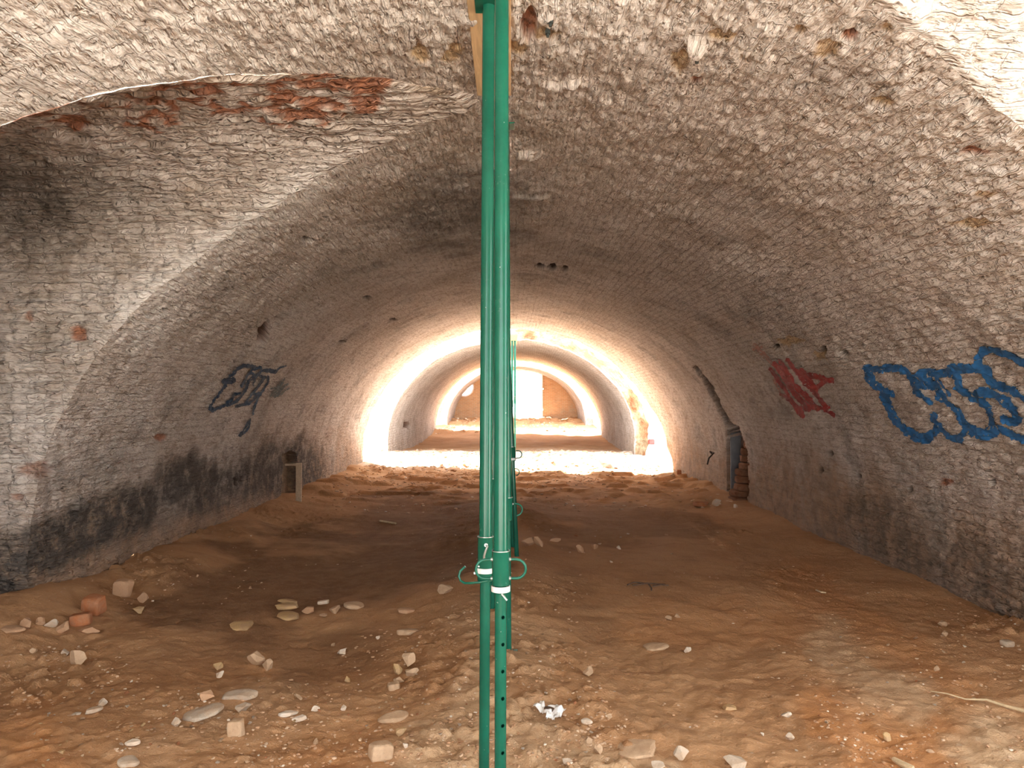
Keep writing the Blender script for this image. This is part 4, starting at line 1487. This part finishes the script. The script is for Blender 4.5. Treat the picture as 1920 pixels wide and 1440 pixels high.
M_BLUE = simple('blue_spray_paint', (0.016, 0.12, 0.31), 0.8, 0, 0.25, 5)
M_NAVY = simple('navy_spray_paint', (0.010, 0.035, 0.075), 0.8, 0, 0.2, 5)
M_TEAL = simple('thin_teal_spray_paint', (0.07, 0.085, 0.08), 0.8, 0, 0.2, 8)
M_REDP = simple('red_spray_paint', (0.27, 0.025, 0.022), 0.8, 0, 0.2, 6)
M_PINK = simple('faint_red_spray_paint', (0.33, 0.16, 0.12), 0.85, 0, 0.2, 6)

bw = 13.5
blue = [(z7([(840, 262), (950, 256), (1060, 248), (1100, 265), (1140, 300), (1165, 350), (1200, 400)]), bw), (z7([(1200, 400), (1235, 450), (1285, 495)]), 9),
        (z7([(845, 268), (880, 335), (920, 380), (975, 412)]), bw), (z7([(960, 405), (1015, 432)]), 9), (z7([(985, 430), (1012, 436)]), 11),
        (z7([(965, 420), (968, 470), (985, 530), (1020, 590), (1070, 645), (1130, 690), (1200, 725), (1270, 728), (1320, 700), (1332, 640), (1305, 585)]), bw),
        (z7([(1090, 660), (1180, 735), (1280, 750)]), 14),
        (z7([(1200, 290), (1260, 290), (1330, 290), (1420, 280)]), bw), (z7([(1200, 292), (1240, 330), (1300, 362), (1335, 402), (1355, 450), (1400, 490), (1450, 530), (1500, 590), (1532, 650), (1530, 700), (1480, 742), (1420, 725), (1370, 680), (1330, 620)]), 11),
        (z7([(1190, 350), (1240, 370), (1290, 395)]), 9), (z7([(1340, 440), (1365, 460)]), 16), (z7([(1310, 310), (1350, 360), (1385, 410), (1412, 442)]), 6),
        (z7([(1420, 252), (1500, 244), (1600, 238), (1660, 265), (1688, 320), (1722, 368), (1780, 385), (1850, 412), (1960, 490)]), bw), (z7([(1430, 262), (1530, 262), (1640, 258)]), 12),
        (z7([(1450, 270), (1475, 310), (1487, 350), (1482, 392), (1530, 430), (1600, 470), (1650, 490), (1690, 540), (1715, 600), (1722, 660), (1680, 698), (1620, 692), (1560, 662), (1530, 640)]), bw),
        (z7([(1605, 432), (1640, 407), (1700, 422), (1770, 460), (1830, 510), (1872, 560), (1885, 610), (1860, 632), (1820, 622), (1802, 600)]), bw),
        (z7([(1615, 232), (1607, 180), (1630, 135), (1680, 128), (1760, 142), (1840, 172), (1960, 232)]), bw),
        (z7([(1722, 650), (1790, 692), (1850, 725), (1960, 765)]), 13), (z7([(1590, 705), (1660, 725), (1730, 700)]), 15), (z7([(1440, 745), (1510, 752)]), 11)]
graffiti('graffiti_tag', 'large blue outlined bubble letter graffiti on the right wall', 1, blue, M_BLUE)

nw = 4.6
navy = [(z6([(270, 412), (310, 392), (350, 395), (400, 402)]), 6.5), (z6([(270, 412), (230, 455), (195, 500)]), nw), (z6([(185, 508), (240, 500)]), 11),
        (z6([(190, 535), (140, 590), (95, 650), (75, 690)]), nw + 1), (z6([(70, 690), (100, 715)]), 8), (z6([(100, 712), (150, 698), (200, 672), (215, 642), (245, 600), (285, 590)]), nw + 1),
        (z6([(395, 405), (375, 440), (345, 470), (320, 510), (300, 540)]), nw), (z6([(375, 450), (400, 460), (375, 490), (350, 505), (335, 560), (300, 610), (270, 650), (210, 682)]), nw),
        (z6([(245, 605), (230, 640), (215, 670)]), 3.5), (z6([(400, 422), (440, 405), (455, 425), (425, 460), (400, 490), (385, 530)]), nw),
        (z6([(440, 470), (470, 480), (440, 520), (430, 535), (400, 580), (360, 630), (330, 670), (270, 686)]), nw), (z6([(455, 430), (500, 428), (540, 436)]), 7), (z6([(540, 438), (575, 405), (615, 395)]), 3),
        (z6([(490, 470), (495, 520), (470, 570), (430, 620), (400, 665), (380, 740)]), 4), (z6([(430, 590), (390, 640), (345, 672)]), 4), (z6([(395, 600), (440, 590)]), 3),
        (z6([(356, 780), (330, 830), (305, 872), (325, 872), (350, 832), (358, 785)]), 3.4), (z6([(290, 892), (310, 872)]), 6)]
graffiti('graffiti_tag', 'small navy outlined scrawl graffiti on the left wall below the square hole', -1, navy, M_NAVY, 0.012)
teal = [(z6([(510, 615), (548, 560), (590, 490)]), 2.8), (z6([(528, 610), (560, 570), (612, 488)]), 3.6), (z6([(540, 618), (575, 560), (600, 520)]), 4.0), (z6([(560, 612), (598, 548), (635, 525)]), 3.4), (z6([(585, 606), (610, 570), (650, 556)]), 2.6), (z6([(520, 560), (560, 548), (600, 560)]), 2.6)]
graffiti('graffiti_scribble', 'thin dark teal scribble right of the navy scrawl on the left wall', -1, teal, M_TEAL, 0.012, speck=0.5)
red = [(z7([(165, 268), (260, 400), (390, 590)]), 7), (z7([(195, 225), (300, 390), (440, 540)]), 9), (z7([(235, 210), (340, 370), (490, 540)]), 9), (z7([(285, 200), (380, 330), (510, 480)]), 7), (z7([(235, 250), (330, 420), (420, 540)]), 8),
       (z7([(300, 225), (430, 380), (555, 530)]), 7), (z7([(380, 272), (420, 312), (500, 322), (600, 342)]), 9), (z7([(600, 335), (530, 350), (480, 392), (465, 430)]), 8),
       (z7([(400, 300), (440, 380), (470, 420)]), 10), (z7([(440, 525), (520, 535), (595, 585)]), 6), (z7([(240, 440), (300, 470), (350, 520), (400, 590), (395, 560)]), 6), (z7([(430, 300), (560, 330)]), 8), (z7([(380, 530), (480, 530)]), 8)]
graffiti('graffiti_scrawl', 'red hatched scrawl graffiti on the right wall left of the blue letters', 1, red, M_REDP)
pink = [(z7([(60, 100), (120, 160), (175, 215)]), 9), (z7([(40, 130), (110, 110)]), 4), (z7([(190, 330), (250, 460)]), 4)]
graffiti('graffiti_smear', 'faint pink spray smear above the red hatched scrawl', 1, pink, M_PINK, speck=0.75, seed=4)


# ------------------------------------------------------------------ right wall slot: sheet, broken brick, iron hook
def rough_box(name, c, s, mat, rot=0, seed=0, label=None, cat=None, parent=None, rough=0.08):
    r = np.random.default_rng(seed)
    V, Fs = ICO[3]
    V = np.sign(V) * np.abs(V) ** 0.3
    V = V / np.abs(V).max(0)
    V = V * (1 + rough * fbm(V + seed * 3.7, 0.7, 2, 5))[:, None]
    me = mesh_np(name, V * np.array(s) / 2, Fs, None, None, False)
    o = link(name, me, mat, parent)
    o.location = c; o.rotation_euler = (0, 0, rot)
    if label: tag(o, label, cat)
    return o


ys = 12.55
q0, q1 = at_y(1366.5, 792, ys), at_y(1378, 935, ys)
m = MB()
m.box((3.66, ys, (q0[2] + 0.1) / 2), (0.17, 0.03, q0[2] - 0.02))
o = m.build('grey_sheet', M_BOARD, bevel=0.004)
tag(o, 'narrow grey sheet standing upright in the slot of the right wall', 'sheet')
root = empty('brick_pier', (3.62, 12.05, 0))
tag(root, 'ragged stump of dark red brickwork inside the right wall slot', 'brickwork')
zz = -0.02
for k in range(9):
    wv = 0.46 - 0.028 * k
    rough_box('brick_course', (0.05 + 0.012 * k, 0.06 * math.sin(k * 2.1), zz + 0.055), (wv, 0.34 - 0.015 * k, 0.11), M_OLDBRICK, 0.15 * math.sin(k * 1.7), k, parent=root)
    zz += 0.108
m = MB()
h0 = at_y(1350, 848, 13.0)
m.tube([(3.40, 13.05, h0[2] - 0.02), (3.36, 13.0, h0[2] + 0.01), (3.40, 12.9, h0[2]), (3.34, 13.0, h0[2] - 0.10), (3.30, 12.95, h0[2] - 0.2)], 0.014, 8)
tag(m.build('iron_hook', M_DARKMETAL, None, True), 'rusty bent iron hook on the right wall left of the slot', 'hook')
# fittings left in the crown near the front
for (u, v, lab) in ((1032, 30, 'upper small iron bolt in the crown right of the props'), (1027, 50, 'lower small iron bolt in the crown right of the props')):
    d = ray(u, v)
    t = np.linspace(1, 9, 6000); Q = CAM + d[None, :] * t[:, None]
    ins = np.abs(Q[:, 0]) < xmain(Q[:, 2])
    q = Q[int(np.argmin(ins))]
    m = MB()
    m.tube([(0, 0, 0.03), (0, 0, -0.05)], 0.007, 10)
    m.tube([(0, 0, -0.018), (0, 0, -0.035)], 0.014, 6)
    o = m.build('bolt', M_DARKST, None, True)
    o.location = q.tolist()
    tag(o, lab, 'bolt')
d = ray(1306, 92); t = np.linspace(1, 9, 6000); Q = CAM + d[None, :] * t[:, None]
q = Q[int(np.argmin(np.abs(Q[:, 0]) < xmain(Q[:, 2])))]
m = MB()
m.tube([(0, 0, 0.03), (0, -0.005, -0.07)], 0.009, 10)
m.tube([(0, -0.002, -0.03), (0, -0.003, -0.05)], 0.018, 8)
o = m.build('bolt', M_DARKST, None, True); o.location = q.tolist()
tag(o, 'iron bolt sticking out of the white plaster lump on the vault', 'bolt')

# left wall: old board standing at the wall, with a cross piece
root = empty('board_post', (-3.27, 11.9, 0))
tag(root, 'weathered board standing upright against the left wall', 'board')
m = MB(); m.box((0, 0, 0.30), (0.085, 0.05, 0.66)); m.build('upright', M_OLDWOOD, root, bevel=0.006)
m = MB(); m.box((-0.10, 0.02, 0.60), (0.24, 0.04, 0.035)); m.build('cross_piece', M_OLDWOOD, root, bevel=0.006)

# ------------------------------------------------------------------ litter on the floor
p, _ = floor_pt(1030, 1352)
root = empty('crumpled_scrap', p.tolist())
tag(root, 'crumpled white plastic scrap on the ridge right of the props', 'litter')
for k, (dx, dy, w, l, a) in enumerate(((-0.03, 0.045, 0.05, 0.11, 0.7), (0.03, 0.01, 0.075, 0.09, -0.3), (-0.005, -0.045, 0.045, 0.06, 0.1))):
    gx, gy = np.meshgrid(np.linspace(-1, 1, 18), np.linspace(-1, 1, 22), indexing='ij')
    P = np.stack([gx * w / 2, gy * l / 2, np.zeros_like(gx)], -1)
    P[..., 2] = 0.03 + 0.028 * fbm(P + k * 3.1, 0.035, 3, k) + 0.01 * k
    P[..., 0] += 0.012 * fbm(P + 9.0, 0.05, 2, 3); P[..., 1] += 0.012 * fbm(P + 4.0, 0.05, 2, 8)
    o = link('crumpled_piece', mesh_np('crumpled_piece', P.reshape(-1, 3), grid_faces(*gx.shape)), M_PAPER, root)
    o.location = (dx, dy, 0); o.rotation_euler = (0.2, 0.1, a)
    s = o.modifiers.new('thickness', 'SOLIDIFY'); s.thickness = 0.002
rough_box('dark_shred', (0.0, 0.03, 0.045), (0.03, 0.05, 0.02), M_TWIG, 0.8, 4, parent=root)

root_p = floor_pt(1212, 1102)[0]
m = MB()
for seg in ([(-0.16, 0.02, 0.02), (-0.1, 0.05, 0.035), (0.0, 0.04, 0.03), (0.11, 0.05, 0.02), (0.17, 0.03, 0.02)], [(-0.12, 0.0, 0.02), (0.0, -0.01, 0.04), (0.05, 0.03, 0.03)],
            [(0.02, 0.04, 0.03), (0.03, -0.06, 0.015), (0.02, -0.13, 0.01)], [(0.05, -0.03, 0.02), (0.13, -0.02, 0.03), (0.19, 0.0, 0.02)]):
    m.tube(seg, 0.007, 7)
o = m.build('twig', M_TWIG, None, True); o.location = root_p.tolist()
tag(o, 'forked dark twig lying on the middle of the right floor', 'twig')
m = MB()
pts = []
for k, (u, v) in enumerate(((1745, 1300), (1775, 1308), (1810, 1315), (1850, 1320), (1885, 1328), (1925, 1342))):
    q = floor_pt(u, v)[0]
    pts.append((q[0], q[1], q[2] + 0.012 + 0.01 * (k % 2)))
m.tube(pts, [0.003, 0.004, 0.004, 0.006, 0.008, 0.010], 8)
tag(m.build('straw_stalk', M_STRAW, None, True), 'long pale straw stalk lying on the right foreground dirt', 'stalk')
m = MB()
pts = [floor_pt(u, v)[0] + np.array([0, 0, 0.01]) for u, v in ((1676, 1428), (1690, 1436), (1712, 1446))]
m.tube(pts, [0.012, 0.014, 0.014], 6)
tag(m.build('wood_splinter', M_STRAW, None, True), 'pale wood splinter at the bottom edge right of the orange soil', 'splinter')
m = MB()
pts = [floor_pt(u, v)[0] + np.array([0, 0, 0.012]) for u, v in ((1530, 1109), (1540, 1113), (1549, 1114))]
m.tube(pts, [0.006, 0.008, 0.005], 6)
tag(m.build('wood_splinter', M_STRAW, None, True), 'small pale curved splinter on the right middle floor', 'splinter')
m = MB()
pts = [floor_pt(u, v)[0] + np.array([0, 0, 0.012]) for u, v in ((712, 978), (730, 981), (742, 983))]
m.tube(pts, 0.014, 6)
tag(m.build('wood_splinter', M_STRAW, None, True), 'thin pale stick on the dim floor left of the props', 'splinter')

# red thing on a thin rod in the bright gap
root = empty('red_marker', (3.75, 20.9, 0.05))
tag(root, 'small red marker on a thin grey rod at the right side of the bright gap', 'marker')
m = MB(); m.tube([(0, 0, -0.1), (0, 0, 0.5)], 0.012, 8); m.build('rod', M_STEEL, root, True)
rough_box('red_head', (0.06, 0, 0.42), (0.16, 0.08, 0.14), M_RED, 0.2, 3, parent=root)
